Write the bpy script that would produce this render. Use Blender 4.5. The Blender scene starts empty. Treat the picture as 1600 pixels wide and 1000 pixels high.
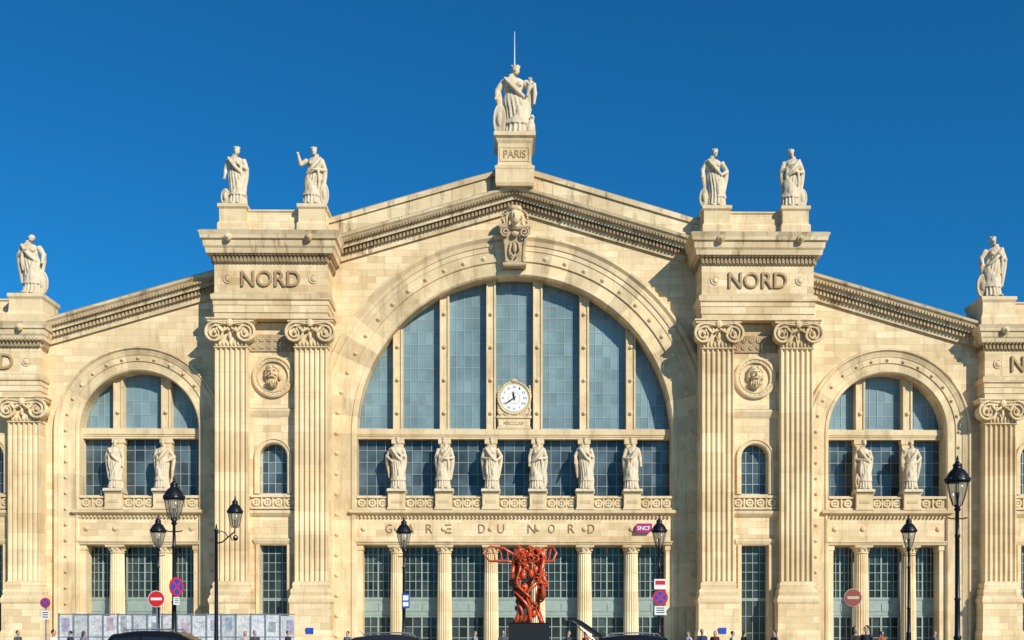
import bpy, bmesh, math, random
from mathutils import Vector, Matrix
random.seed(7)
R_=random.random
D=80.0; H=1.9; HOR=977.0
def S(p=0): return (D-p)/1600.0
def Z(py,p=0): return H+(HOR-py)*S(p)
GZ=Z
YAW=math.radians(0.6)
CAM=Vector((-D*math.sin(YAW),-D*math.cos(YAW),H))
FW=Vector((math.sin(YAW),math.cos(YAW),0)); RT=Vector((math.cos(YAW),-math.sin(YAW),0))
def P(px,d):
    v=CAM+FW*d+RT*((px-804)/1600*d); return v.x,v.y
def PZ(py,d): return H+(HOR-py)*d/1600.0
scene=bpy.context.scene
COL=scene.collection
# ---------------------------------------------------------------- materials
def nmat(name):
    m=bpy.data.materials.new(name); m.use_nodes=True
    nt=m.node_tree; b=nt.nodes['Principled BSDF']
    return m,nt,b
def N(nt,t,**k):
    n=nt.nodes.new(t)
    for a,v in k.items(): setattr(n,a,v)
    return n
def mixc(nt,mode,fac,a,b):
    n=N(nt,'ShaderNodeMix',data_type='RGBA',blend_type=mode)
    for sock,val in ((n.inputs[0],fac),(n.inputs[6],a),(n.inputs[7],b)):
        if isinstance(val,bpy.types.NodeSocket): nt.links.new(val,sock)
        elif isinstance(val,(int,float)): sock.default_value=val
        else: sock.default_value=(*val,1)
    return n.outputs[2]
def ramp(nt,src,stops):
    r=N(nt,'ShaderNodeValToRGB'); e=r.color_ramp.elements
    while len(e)<len(stops): e.new(0.5)
    for i,(p,c) in enumerate(stops):
        e[i].position=p; e[i].color=(c,c,c,1) if isinstance(c,(int,float)) else (*c,1)
    nt.links.new(src,r.inputs[0]); return r.outputs[0]
def noise(nt,vec,scale,detail=5,rough=.6,mapscale=None):
    n=N(nt,'ShaderNodeTexNoise'); n.inputs['Scale'].default_value=scale; n.inputs['Detail'].default_value=detail; n.inputs['Roughness'].default_value=rough
    if mapscale:
        mp=N(nt,'ShaderNodeMapping'); mp.inputs['Scale'].default_value=mapscale; nt.links.new(vec,mp.inputs[0]); vec=mp.outputs[0]
    nt.links.new(vec,n.inputs['Vector']); return n.outputs['Fac']
def stone(name,c1,c2,brick=True,bw=1.35,bh=.52,stain=.35,joint=.70,bump=.22,streak=(.36,.29,.21),carve=False):
    m,nt,b=nmat(name); L=nt.links.new
    tc=N(nt,'ShaderNodeTexCoord'); v=tc.outputs['Object']
    at=N(nt,'ShaderNodeAttribute'); at.attribute_name='tone'
    if brick:
        sp=N(nt,'ShaderNodeSeparateXYZ'); L(v,sp.inputs[0])
        ad=N(nt,'ShaderNodeMath',operation='ADD'); L(sp.outputs[0],ad.inputs[0]); L(sp.outputs[1],ad.inputs[1])
        cb=N(nt,'ShaderNodeCombineXYZ'); L(ad.outputs[0],cb.inputs[0]); L(sp.outputs[2],cb.inputs[1])
        def brk(a,c,mo,w_,h_,off):
            bk=N(nt,'ShaderNodeTexBrick'); L(cb.outputs[0],bk.inputs['Vector'])
            bk.inputs['Color1'].default_value=(*a,1); bk.inputs['Color2'].default_value=(*c,1); bk.inputs['Mortar'].default_value=(*mo,1)
            bk.inputs['Scale'].default_value=1; bk.inputs['Mortar Size'].default_value=.012; bk.inputs['Mortar Smooth'].default_value=.7
            bk.inputs['Brick Width'].default_value=w_; bk.inputs['Row Height'].default_value=h_; bk.inputs['Bias'].default_value=off
            return bk.outputs['Color']
        col=brk(c1,c2,[x*joint for x in c2],bw,bh,-.1)
        col2=brk((1.12,1.13,1.17),(.84,.79,.72),(.9,.88,.85),bw,bh,-.3)
        pn=noise(nt,v,.35,3)
        col=mixc(nt,'MULTIPLY',ramp(nt,pn,[(.42,0.),(.6,.9)]),col,col2)
    else:
        n0=noise(nt,v,.9,4)
        col=mixc(nt,'MIX',ramp(nt,n0,[(.35,0.),(.65,1.)]),c1,c2)
    n1=noise(nt,v,.19,6,.65)
    col=mixc(nt,'MULTIPLY',1,col,ramp(nt,n1,[(.32,(.82,.75,.67)),(.5,(1,.98,.96)),(.72,(1.04,1.04,1.03))]))
    n2=noise(nt,v,1.0,6,.7,(1.5,1.5,.2))
    col=mixc(nt,'MULTIPLY',stain,col,ramp(nt,n2,[(.33,streak),(.47,(.95,.94,.92)),(.8,(1,1,1))]))
    n3=noise(nt,v,7,5,.75)
    col=mixc(nt,'MULTIPLY',.45,col,ramp(nt,n3,[(.28,(.66,.60,.52)),(.50,(1,1,1))]))
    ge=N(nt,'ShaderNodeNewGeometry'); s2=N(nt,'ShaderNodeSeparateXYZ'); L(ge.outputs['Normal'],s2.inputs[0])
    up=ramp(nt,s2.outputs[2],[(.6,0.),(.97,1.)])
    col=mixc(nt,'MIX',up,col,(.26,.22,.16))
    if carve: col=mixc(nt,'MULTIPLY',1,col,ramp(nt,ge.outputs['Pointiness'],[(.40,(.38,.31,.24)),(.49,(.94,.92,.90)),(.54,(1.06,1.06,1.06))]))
    col=mixc(nt,'MULTIPLY',1,col,at.outputs['Color'])
    L(col,b.inputs['Base Color']); b.inputs['Roughness'].default_value=.9
    b.inputs['Specular IOR Level'].default_value=.2
    bp=N(nt,'ShaderNodeBump'); bp.inputs['Strength'].default_value=bump; bp.inputs['Distance'].default_value=.05
    L(noise(nt,v,5,6,.7),bp.inputs['Height']); L(bp.outputs[0],b.inputs['Normal'])
    return m
def plain(name,c,rough=.5,metal=0,var=.15,scale=3.,tone=False):
    m,nt,b=nmat(name); tc=N(nt,'ShaderNodeTexCoord')
    n=noise(nt,tc.outputs['Object'],scale,4)
    col=mixc(nt,'MULTIPLY',1,c,ramp(nt,n,[(.3,1-var),(.7,1+var*.3)]))
    nt.links.new(col,b.inputs['Base Color']); b.inputs['Roughness'].default_value=rough; b.inputs['Metallic'].default_value=metal
    return m
def glassm(name,c,rough=.12,spec=.6,lo=.7,hi=1.15):
    m,nt,b=nmat(name); at=N(nt,'ShaderNodeAttribute'); at.attribute_name='tone'
    tc=N(nt,'ShaderNodeTexCoord')
    n=noise(nt,tc.outputs['Object'],.35,5)
    col=mixc(nt,'MULTIPLY',1,c,at.outputs['Color'])
    col=mixc(nt,'MULTIPLY',1,col,ramp(nt,n,[(.3,lo),(.7,hi)]))
    nt.links.new(col,b.inputs['Base Color']); b.inputs['Roughness'].default_value=rough
    b.inputs['Specular IOR Level'].default_value=spec
    return m
C1=(.82,.655,.41); C2=(.70,.535,.315)
M_WALL=stone('ashlar_limestone',C1,C2,stain=.38)
M_TRIM=stone('moulded_limestone',(.81,.65,.41),(.71,.55,.33),brick=False,stain=.45)
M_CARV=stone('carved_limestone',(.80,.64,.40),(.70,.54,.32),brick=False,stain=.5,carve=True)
M_SHAFT=stone('pilaster_limestone',(.82,.665,.42),(.73,.565,.34),bw=9,bh=1.5,stain=.32,joint=.85)
M_DARK=stone('dark_limestone',(.44,.33,.20),(.34,.25,.15),brick=False,stain=.5)  # darker, browner stone tone for the small cornice ornament
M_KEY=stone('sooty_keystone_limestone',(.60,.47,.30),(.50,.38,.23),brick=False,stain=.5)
M_COPE=stone('stained_coping_limestone',(.79,.64,.41),(.66,.52,.32),bw=2.2,bh=1.1,stain=.75,streak=(.20,.16,.11))
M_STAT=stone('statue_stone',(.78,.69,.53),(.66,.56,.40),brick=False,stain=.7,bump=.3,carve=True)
M_LETTER=stone('carved_letter_stone',(.50,.36,.20),(.42,.30,.16),brick=False)
M_LETD=stone('incised_letter_stone',(.38,.27,.15),(.32,.22,.12),brick=False)
M_GL=glassm('hall_glass',(.19,.28,.30),.3,.5,.72,1.15)
M_GD=glassm('dark_glass',(.065,.095,.11),.15,.4,.4,1.6)  # dark base colour stands in for the reflection of buildings opposite
M_GG=glassm('ground_floor_glass',(.035,.042,.04),.15,.4,.4,1.8)
M_BAR=plain('pale_glazing_bar',(.40,.46,.45),.5)
M_BARD=plain('steel_glazing_bar',(.30,.35,.35),.5)
M_TEAL=plain('grey_green_joinery',(.30,.37,.33),.5)
M_IRON=plain('black_cast_iron',(.012,.012,.013),.35,.3)
M_WHITE=plain('white_enamel',(.8,.79,.75),.4,0,.06)
M_BLACK=plain('black_paint',(.01,.01,.01),.4)
M_RED=plain('red_sign_paint',(.62,.02,.02),.35,0,.1)
M_REDB=plain('shaded_red_sign_paint',(.27,.045,.025),.6,0,.2)  # brownish red: backlit shade put into the sign's red
M_CREAM=plain('shaded_white_sign_paint',(.5,.42,.32),.6,0,.1)  # cream: the same backlit shade put into the sign's white
M_BLUE=plain('blue_sign_paint',(.02,.07,.42),.35,0,.1)
M_GREY=plain('galvanised_steel',(.35,.36,.37),.4,.6)
M_MAG=plain('magenta_panel',(.36,.01,.15),.4)
M_SCULP=plain('orange_red_lacquer',(.64,.085,.022),.3,0,.5,5)
M_ZINC=plain('zinc_roof',(.25,.28,.31),.5,.3)
M_SKIN=plain('skin',(.50,.30,.20),.6,0,.08)
M_TYRE=plain('tyre_rubber',(.02,.02,.02),.8)
M_CARG=plain('car_glass',(.015,.02,.025),.05)
# ---------------------------------------------------------------- mesh builder
class MB:
    def __init__(s): s.v=[]; s.f=[]; s.t=[]
    def add(s,vs,fs,t=1.0):
        n=len(s.v); s.v+=[tuple(v) for v in vs]
        for i,f in enumerate(fs):
            s.f.append(tuple(k+n for k in f)); s.t.append(t[i] if isinstance(t,list) else t)
    def box(s,x0,x1,y0,y1,z0,z1,t=1.0):
        if x0>x1:x0,x1=x1,x0
        if y0>y1:y0,y1=y1,y0
        if z0>z1:z0,z1=z1,z0
        s.add([(x0,y0,z0),(x1,y0,z0),(x1,y1,z0),(x0,y1,z0),(x0,y0,z1),(x1,y0,z1),(x1,y1,z1),(x0,y1,z1)],
          [(0,3,2,1),(4,5,6,7),(0,1,5,4),(1,2,6,5),(2,3,7,6),(3,0,4,7)],t)
    def stack(s,x0,x1,yf,yb,prof,t=1.0,back=False):
        vs=[];fs=[]
        for o,z in prof:
            ob=o if back else 0
            vs+=[(x0-o,yf-o,z),(x1+o,yf-o,z),(x1+o,yb+ob,z),(x0-o,yb+ob,z)]
        n=len(prof)
        for i in range(n-1):
            for k in range(4):
                a=i*4+k;b=i*4+(k+1)%4; fs.append((a,b,b+4,a+4))
        fs.append((3,2,1,0)); q=(n-1)*4; fs.append((q,q+1,q+2,q+3))
        s.add(vs,fs,t)
    def sweep(s,path,prof,tones=None):
        m=len(prof);vs=[];fs=[];t=[]
        for x,z,nx,nz in path:
            for o,p in prof: vs.append((x+nx*o,-p,z+nz*o))
        for i in range(len(path)-1):
            for k in range(m):
                a=i*m+k;b=i*m+(k+1)%m
                fs.append((a,b,b+m,a+m)); t.append(tones[i] if tones else 1.)
        fs.append(tuple(range(m))); fs.append(tuple(range((len(path)-1)*m,len(path)*m))); t+=[1.,1.]
        s.add(vs,fs,t)
    def rake(s,xs,prof,slope):
        m=len(prof);vs=[];fs=[]
        for x in xs:
            for py,p in prof: vs.append((x,-p,Z(py,p)-slope*abs(x)))
        for i in range(len(xs)-1):
            for k in range(m):
                a=i*m+k;b=i*m+(k+1)%m; fs.append((a,b,b+m,a+m))
        fs.append(tuple(range(m))); fs.append(tuple(range((len(xs)-1)*m,len(xs)*m)))
        s.add(vs,fs,[.9+.14*R_() for _ in fs])
    def rakebox(s,xa,xb,py0,py1,pf,pb,slope):
        vs=[]
        for p in (pf,pb):
            for x,py in ((xa,py0),(xb,py0),(xb,py1),(xa,py1)):
                vs.append((x,-p,Z(py,pf)-slope*abs(x)))
        s.add(vs,[(0,1,2,3),(4,7,6,5),(0,4,5,1),(1,5,6,2),(2,6,7,3),(3,7,4,0)])
    def strip(s,xs,zb,zt,yf,yb):
        vs=[];fs=[];n=len(xs)
        for x in xs: vs+=[(x,yf,zb(x)),(x,yf,zt(x)),(x,yb,zt(x)),(x,yb,zb(x))]
        for i in range(n-1):
            for k in range(4):
                a=i*4+k;b=i*4+(k+1)%4; fs.append((a,b,b+4,a+4))
        fs+=[(0,1,2,3),tuple((n-1)*4+k for k in (3,2,1,0))]
        s.add(vs,fs)
    def lathe(s,cx,cy,prof,seg=16,flute=0,fd=.06,t=1.0):
        vs=[];fs=[]
        for r,z in prof:
            for k in range(seg):
                a=2*math.pi*k/seg; rr=r
                if flute and k%2: rr=r*(1-fd)
                vs.append((cx+rr*math.cos(a),cy+rr*math.sin(a),z))
        n=len(prof)
        for i in range(n-1):
            for k in range(seg):
                a=i*seg+k;b=i*seg+(k+1)%seg; fs.append((a,b,b+seg,a+seg))
        fs.append(tuple(range(seg))[::-1]); fs.append(tuple(range((n-1)*seg,n*seg)))
        s.add(vs,fs,t)
    def disc(s,cx,cz,prof,seg=24,y0=0.):
        vs=[];fs=[];n=len(prof)
        for r,p in prof:
            for k in range(seg):
                a=2*math.pi*k/seg; vs.append((cx+r*math.cos(a),-p,cz+r*math.sin(a)))
        for i in range(n-1):
            for k in range(seg):
                a=i*seg+k;b=i*seg+(k+1)%seg; fs.append((a,b,b+seg,a+seg))
        fs.append(tuple(range(seg))); fs.append(tuple(range((n-1)*seg,n*seg)))
        s.add(vs,fs)
    def ell(s,c,r,u=12,w=8,rot=None):
        vs=[(0,0,-1)]
        for i in range(1,w):
            ph=-math.pi/2+math.pi*i/w
            for k in range(u):
                a=2*math.pi*k/u; vs.append((math.cos(ph)*math.cos(a),math.cos(ph)*math.sin(a),math.sin(ph)))
        vs.append((0,0,1)); fs=[]
        for k in range(u): fs.append((0,1+(k+1)%u,1+k))
        for i in range(w-2):
            for k in range(u):
                a=1+i*u+k;b=1+i*u+(k+1)%u; fs.append((a,b,b+u,a+u))
        e=len(vs)-1
        for k in range(u): fs.append((e,e-u+k,e-u+(k+1)%u))
        out=[]
        for x,y,z in vs:
            q=Vector((x*r[0],y*r[1],z*r[2]))
            if rot: q=rot@q
            out.append((q.x+c[0],q.y+c[1],q.z+c[2]))
        s.add(out,fs)
    def tube(s,pts,rad,seg=8):
        pts=[Vector(p) for p in pts]; n=len(pts)
        if not isinstance(rad,(list,tuple)): rad=[rad]*n
        vs=[];fs=[]; t0=(pts[1]-pts[0]).normalized()
        up=Vector((0,1,0)) if abs(t0.y)<.9 else Vector((1,0,0))
        u=t0.cross(up).normalized()
        for i in range(n):
            t=(pts[min(i+1,n-1)]-pts[max(i-1,0)]).normalized()
            u=(u-t*u.dot(t)).normalized(); w=t.cross(u)
            for k in range(seg):
                a=2*math.pi*k/seg; q=pts[i]+(u*math.cos(a)+w*math.sin(a))*rad[i]; vs.append(tuple(q))
        for i in range(n-1):
            for k in range(seg):
                a=i*seg+k;b=i*seg+(k+1)%seg; fs.append((a,b,b+seg,a+seg))
        fs.append(tuple(range(seg))); fs.append(tuple(range((n-1)*seg,n*seg)))
        s.add(vs,fs)
    def mesh(s,name,smooth=False,bevel=0):
        me=bpy.data.meshes.new(name); me.from_pydata(s.v,[],s.f)
        at=me.attributes.new('tone','FLOAT_COLOR','CORNER')
        cols=[]
        for p,t in zip(me.polygons,s.t):
            for _ in range(p.loop_total):
                if isinstance(t,tuple): cols+=[t[0],t[1],t[2],1]
                else: cols+=[t,t,t,1]
        at.data.foreach_set('color',cols)
        bm=bmesh.new(); bm.from_mesh(me); bmesh.ops.recalc_face_normals(bm,faces=bm.faces)
        bm.to_mesh(me); bm.free()
        if smooth:
            me.polygons.foreach_set('use_smooth',[True]*len(me.polygons))
        me.update(); return me
def mkobj(name,me,mat,parent=None,loc=None,label=None):
    o=bpy.data.objects.new(name,me)
    if me is not None and mat is not None and not me.materials: me.materials.append(mat)
    COL.objects.link(o)
    if parent: o.parent=parent
    if loc is not None: o.location=loc
    if label: o['label']=label
    return o
def part(mb,name,mat,parent,smooth=False,loc=None,label=None):
    return mkobj(name,mb.mesh(name,smooth),mat,parent,loc,label)
def root(name,label,cat,loc=(0,0,0),group=None,rz=0):
    e=bpy.data.objects.new(name,None); COL.objects.link(e); e.location=loc; e.rotation_euler=(0,0,rz)
    e['label']=label; e['category']=cat
    if group: e['group']=group
    e.empty_display_size=.5
    return e
def full_tone(me):
    at=me.attributes.get('tone')
    if at: me.attributes.remove(at)
    at=me.attributes.new('tone','FLOAT_COLOR','CORNER'); at.data.foreach_set('color',[1.0]*4*len(at.data))
def remeshed(mb,voxel,name,smooth_it=2):
    me=mb.mesh(name); o=bpy.data.objects.new('tmp',me); COL.objects.link(o)
    md=o.modifiers.new('r','REMESH'); md.mode='VOXEL'; md.voxel_size=voxel; md.use_smooth_shade=True
    if smooth_it:
        sm=o.modifiers.new('s','SMOOTH'); sm.iterations=smooth_it; sm.factor=.5
    dg=bpy.context.evaluated_depsgraph_get(); dg.update()
    r=bpy.data.meshes.new_from_object(o.evaluated_get(dg)); r.name=name
    bpy.data.objects.remove(o); full_tone(r)
    r.polygons.foreach_set('use_smooth',[True]*len(r.polygons))
    return r
def text_mesh(body,w,h,depth,cx,cz,p,bold=.0):
    cu=bpy.data.curves.new('t','FONT'); cu.body=body; cu.extrude=.5; cu.resolution_u=3; cu.offset=bold
    o=bpy.data.objects.new('t',cu); COL.objects.link(o)
    dg=bpy.context.evaluated_depsgraph_get(); dg.update()
    me=bpy.data.meshes.new_from_object(o.evaluated_get(dg)); bpy.data.objects.remove(o)
    xs=[v.co.x for v in me.vertices]; ys=[v.co.y for v in me.vertices]
    sx=w/(max(xs)-min(xs)); sy=h/(max(ys)-min(ys)); mx=(max(xs)+min(xs))/2; my=(max(ys)+min(ys))/2
    for v in me.vertices:
        x,y,z=v.co; v.co=((x-mx)*sx+cx,-p-(z+.5)*depth,(y-my)*sy+cz)
    full_tone(me); me.materials.clear(); me.update()
    return me

# ================================================================ STATION
ST=root('railway_station','long limestone railway station facade with great arched windows and statues','railway station')
SL=.29
def glazing(parent,x0,x1,z0,z1,p,nx,nz,gm,bm_,bar=.035,fr=.09,name='window',thick=None,depth=.08,tv=.26):
    g=MB(); w=(x1-x0)/nx; h=(z1-z0)/nz
    for i in range(nx):
        for j in range(nz):
            a=(R_()-.5)*.010; b=(R_()-.5)*.010; xa=x0+i*w; za=z0+j*h
            pts=[(xa,za),(xa+w,za),(xa+w,za+h),(xa,za+h)]
            g.add([(x,-p+a*(x-xa-w/2)+b*(z-za-h/2),z) for x,z in pts],[(0,1,2,3)],1-tv/2+tv*R_())
    f=MB(); yf=-p-depth; yb=-p-.012
    f.box(x0,x0+fr,yf,yb,z0,z1); f.box(x1-fr,x1,yf,yb,z0,z1)
    f.box(x0+fr,x1-fr,yf,yb,z0,z0+fr); f.box(x0+fr,x1-fr,yf,yb,z1-fr,z1)
    for i in range(1,nx):
        bb=bar*2.2 if thick and i in thick else bar
        f.box(x0+i*w-bb/2,x0+i*w+bb/2,yf+.01,yb,z0+fr,z1-fr)
    for j in range(1,nz):
        f.box(x0+fr,x1-fr,yf+.02,yb,z0+j*h-bar/2,z0+j*h+bar/2)
    fo=part(f,name,bm_,parent); part(g,'glass',gm,fo); return fo
def wall_openings(mb,x0,x1,z0,z1,yf,yb,xa,xb,ops):
    mb.box(x0,xa,yf,yb,z0,z1); mb.box(xb,x1,yf,yb,z0,z1); z=z0
    for za,zb,arch in ops:
        if za>z: mb.box(xa,xb,yf,yb,z,za)
        z=zb
        if arch:
            r=(xb-xa)/2; c=(xa+xb)/2; zs=zb-r; top=zb+.25
            xs=[c-r*math.cos(math.pi*i/16) for i in range(17)]
            mb.strip(xs,lambda x:zs+math.sqrt(max(0,r*r-(x-c)**2)),lambda x:top,yf,yb); z=top
    mb.box(xa,xb,yf,yb,z,z1)
def archpath(cx,zc,r,z0,n=48):
    pa=[]
    k=10
    for i in range(k): pa.append((cx-r,z0+(zc-z0)*i/k,-1,0))
    for i in range(n+1):
        a=math.pi-math.pi*i/n; pa.append((cx+r*math.cos(a),zc+r*math.sin(a),math.cos(a),math.sin(a)))
    for i in range(k-1,-1,-1): pa.append((cx+r,z0+(zc-z0)*i/k,1,0))
    return pa
def lattice(mb,x0,x1,z0,z1,yf,yb):
    h=z1-z0; mb.box(x0,x1,yf,yb,z0,z0+h*.16); mb.box(x0,x1,yf-.04,yb,z1-h*.18,z1)
    n=max(1,round((x1-x0)/(h*.78))); w=(x1-x0)/n; r=h*.29; zc=z0+h*.49
    for i in range(n):
        c=x0+(i+.5)*w
        for k in range(12):
            a=2*math.pi*k/12;b=2*math.pi*(k+1)/12
            q=[]
            for y in (yf+.03,yb):
                for rr,an in ((r,a),(r,b),(r*.55,b),(r*.55,a)): q.append((c+rr*math.cos(an),y,zc+rr*math.sin(an)))
            mb.add(q,[(0,1,2,3),(4,7,6,5),(0,4,5,1),(2,6,7,3)])
        mb.box(c-r*.62,c+r*.62,yf+.05,yb,zc-.04,zc+.04); mb.box(c-.04,c+.04,yf+.051,yb-.001,zc-r*.62,zc+r*.62)
        if i: mb.box(c-w/2-.06,c-w/2+.06,yf+.02,yb,z0+h*.16,z1-h*.18)
    mb.box(x0,x1,yf+.14,yb+.06,z0+.01,z1-.02,.85)
def column_piece(cx,yc,r,z0,z1,parent):
    m=MB(); m.lathe(cx,yc,[(r,z0+.55),(r*.97,z0+(z1-z0)*.4),(r*.86,z1-.62)],40,1,.10)
    c=part(m,'column',M_SHAFT,parent)
    k=MB(); k.lathe(cx,yc,[(r*.88,z1-.62),(r*.95,z1-.6),(r*.95,z1-.52),(r*.88,z1-.5),(r*.9,z1-.34),(r*1.1,z1-.22),(r*1.12,z1-.18)],24)
    k.stack(cx-r*1.1,cx+r*1.1,yc-r*1.1,yc+r*1.1,[(0,z1-.18),(.05,z1-.1),(.05,z1-.002)],back=True)
    for i in range(10):
        a=2*math.pi*i/10; k.ell((cx+r*.98*math.cos(a),yc+r*.98*math.sin(a),z1-.32),(.09,.09,.12),6,4)
    part(k,'capital',M_TRIM,c)
    b=MB(); b.lathe(cx,yc,[(r*1.22,z0+.22),(r*1.25,z0+.3),(r*1.1,z0+.38),(r*1.14,z0+.48),(r*1.0,z0+.552)],24)
    b.stack(cx-r*1.22,cx+r*1.22,yc-r*1.22,yc+r*1.22,[(0,z0),(0,z0+.22)],back=True); part(b,'base',M_TRIM,c)

def bay(cx,R,pyc,off,mulls,nx_up,big):
    zc=Z(pyc,0); xe=R+ (2.4 if big else 2.8)
    w=MB(); ztop=lambda x: Z(322,0)-SL*abs(x); Rw=R+.05
    n=40; xs=[cx-Rw*math.cos(math.pi*i/n) for i in range(n+1)]
    w.strip(xs,lambda x:zc+math.sqrt(max(0,Rw*Rw-(x-cx)**2)),ztop,0,1.2)
    for sgn in (-1,1):
        a,b=sorted((cx+sgn*Rw,cx+sgn*xe)); w.strip([a,(a+b)/2,b],lambda x:0,ztop,0.0,1.2)
    part(w,'wall',M_WALL,ST)
    a=MB()
    if big:
        prof=[(0,-1.22),(0,.08),(.12,.20),(.38,.20),(.42,.09),(1.1,.09),(1.14,.21),(1.9,.21),(1.94,.27),(2.3,.27),(2.34,.35),(2.62,.40),(2.70,.28),(2.95,.48),(3.12,.48),(3.18,.32),(3.18,-.3),(1.0,-1.1)]
        ro=1.50; rr=.14; sp=1.55; pr=.12
    else:
        prof=[(0,-1.22),(0,.08),(.1,.18),(.26,.18),(.3,.09),(.72,.09),(.76,.18),(1.2,.18),(1.24,.23),(1.38,.27),(1.55,.33),(1.62,.24),(1.72,.40),(1.84,.40),(1.88,.28),(1.88,-.3),(.6,-1.1)]
        ro=.98; rr=.11; sp=1.2; pr=.1
    pa=archpath(cx,zc,R,0.0,60 if big else 36)
    tn=[];cur=1
    for i in range(len(pa)-1):
        if i%2==0: cur=random.choice([.85,.94,1.0,1.03,1.12])
        tn.append(cur)
    a.sweep(pa,prof,tn)
    L=math.pi*(R+ro); k=int(L/sp)
    dp=[(rr*1.2,pr),(rr*1.25,pr+.16),(rr*.85,pr+.17),(rr*.7,pr+.22),(rr*.2,pr+.25)]
    for i in range(k+1):
        an=math.pi*i/k; a.disc(cx+(R+ro)*math.cos(an),zc+(R+ro)*math.sin(an),dp,10)
    z=zc-sp
    while z>1:
        for sg in (-1,1): a.disc(cx+sg*(R+ro),z,dp,10)
        z-=sp*1.02
    part(a,'archivolt',M_TRIM,ST)
    t=MB(); t.stack(cx-R+.002,cx+R-.002,.62,1.24,[(0,Z(686,-.6)),(0.0,Z(684,-.6)),(.0,Z(680,-.6))])
    t.box(cx-R+.004,cx+R-.004,.50,1.23,Z(679.8,-.6),Z(671,-.6)); t.box(cx-R+.006,cx+R-.006,.56,1.22,Z(682.5,-.6),Z(679.9,-.6))
    part(t,'transom',M_TRIM,ST)
    for mx in mulls:
        m=MB(); zt=zc+math.sqrt(R*R-(mx)**2)+.1; x=cx+mx; zb=Z(670.8,-.6)
        m.box(x-.32,x+.32,.66,1.25,zb,zt)
        for e in (-.37,.23): m.box(x+e,x+e+.14,.56,1.24,zb,zt)
        z=zb+1.3
        while z<zt-.5:
            m.disc(x,z,[(.15,-.66),(.15,-.52),(.06,-.46)],8); z+=2.6
        zl0=Z(797,-.6); zl1=Z(686.2,-.6)
        m.box(x-.42,x+.42,.68,1.25,zl0,zl1-.001); m.box(x-.5,x+.5,.62,1.249,zl1-.35,zl1-.002)
        part(m,'mullion',M_TRIM,ST)
    edges=[-R]+list(mulls)+[R]
    for i in range(len(edges)-1):
        xa=cx+edges[i]+(.3 if i else -.1); xb=cx+edges[i+1]-(.3 if i<len(edges)-2 else -.1)
        inner=0 if edges[i]<0<edges[i+1] else min(abs(edges[i]),abs(edges[i+1]))
        zt=zc+math.sqrt(R*R-inner*inner)+.15; zb=Z(671,-1.2)
        nz=max(2,round((zt-zb)/.98))
        glazing(ST,xa,xb,zb,zt,-1.3,nx_up+1,nz,M_GL,M_BAR,.032,.09,depth=.05)
        glazing(ST,xa,xb,Z(778,-1.2),Z(686,-1.2),-1.3,4,5,M_GD,M_BARD,.045,.09,depth=.06,tv=.9)
    peds=[(cx+m,.62) for m in mulls]
    zb=Z(797,0);zt=Z(775,0)
    b_edges=[cx-R]+sum([[m-.7,m+.7] for m,_ in peds],[])+[cx+R]
    for i in range(0,len(b_edges),2):
        m=MB(); lattice(m,b_edges[i],b_edges[i+1],zb,zt,-.12,.2); part(m,'balustrade',M_TRIM,ST)
    back=MB(); back.box(cx-R,cx+R,.28,1.24,zb-.2,Z(778,0)); part(back,'sill_wall',M_WALL,ST)
    for m_,_ in peds:
        m=MB(); zp=Z(768,.4); m.stack(m_-.66,m_+.66,-.42,.6,[(.06,zb),(.06,zb+.14),(0,zb+.2),(0,zp-.22),(.07,zp-.14),(.07,zp)],back=True)
        m.box(m_-.4,m_+.4,-.45,-.4,zb+.5,zb+.72,.8)
        part(m,'pedestal',M_TRIM,ST)
    c=MB(); zs=Z(806,.4)
    c.stack(cx-R-.1,cx+R+.1,0.0,1.2,[(.02,zs),(.12,zs+.08),(.3,zs+.16),(.42,zs+.24),(.45,zb-.06),(.38,zb-.004)])
    x=cx-R
    while x<cx+R: c.box(x,x+.12,-.2,.1,zs-.12,zs+.02); x+=.3
    part(c,'string_course',M_TRIM,ST)
    f=MB(); zf=Z(851,0); f.box(cx-R,cx+R,.02,1.2,zf,zs+.02)
    for m_,_ in peds+[(cx-R+.55,0),(cx+R-.55,0)]: f.disc(m_,Z(826,0),[(.2,-.03),(.2,.06),(.15,.1),(.05,.13)],14)
    part(f,'frieze',M_WALL,ST)
    l=MB(); l.stack(cx-R,cx+R,0,1.2,[(.0,zf-.05),(.1,zf),(.14,zf+.12),(.22,zf+.2),(.22,zf+.28),(.0,zf+.3)]); part(l,'cornice',M_TRIM,ST)
    for m_ in mulls: column_piece(cx+m_,.45,.60,0,zf-.05,ST)
    for sg in (-1,1):
        m=MB(); xx=cx+sg*(R-.22); m.box(xx-.22,xx+.22,.1,1.2,0,zf-.5); m.stack(xx-.22,xx+.22,.1,1.2,[(0,zf-.5),(.07,zf-.4),(.07,zf-.051)]); part(m,'pier',M_SHAFT,ST)
    edges=[-R+.2]+list(mulls)+[R-.2]
    for i in range(len(edges)-1):
        xa=cx+edges[i]+(.4 if i else 0.1); xb=cx+edges[i+1]-(.4 if i<len(edges)-2 else .1)
        z1,z2=Z(962,-1.2),Z(936,-1.2); z3=zf-.02
        glazing(ST,xa,xb,z2,z3,-1.3,6,6,M_GG,M_TEAL,.05,.13,thick=[3],depth=.1,tv=1.0)
        xm=(xa+xb)/2
        pnl=MB(); pnl.stack(xa,xb,1.26,1.35,[(.0,z1),(.03,z1+.08),(.0,z1+.1),(0,z2-.12),(.03,z2-.1),(.05,z2)])
        for a_,b_ in ((xa+.15,xm-.08),(xm+.08,xb-.15)): pnl.stack(a_,b_,1.24,1.27,[(0,z1+.3),(.03,z1+.33),(.03,z2-.36),(0,z2-.33)],.85)
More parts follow.
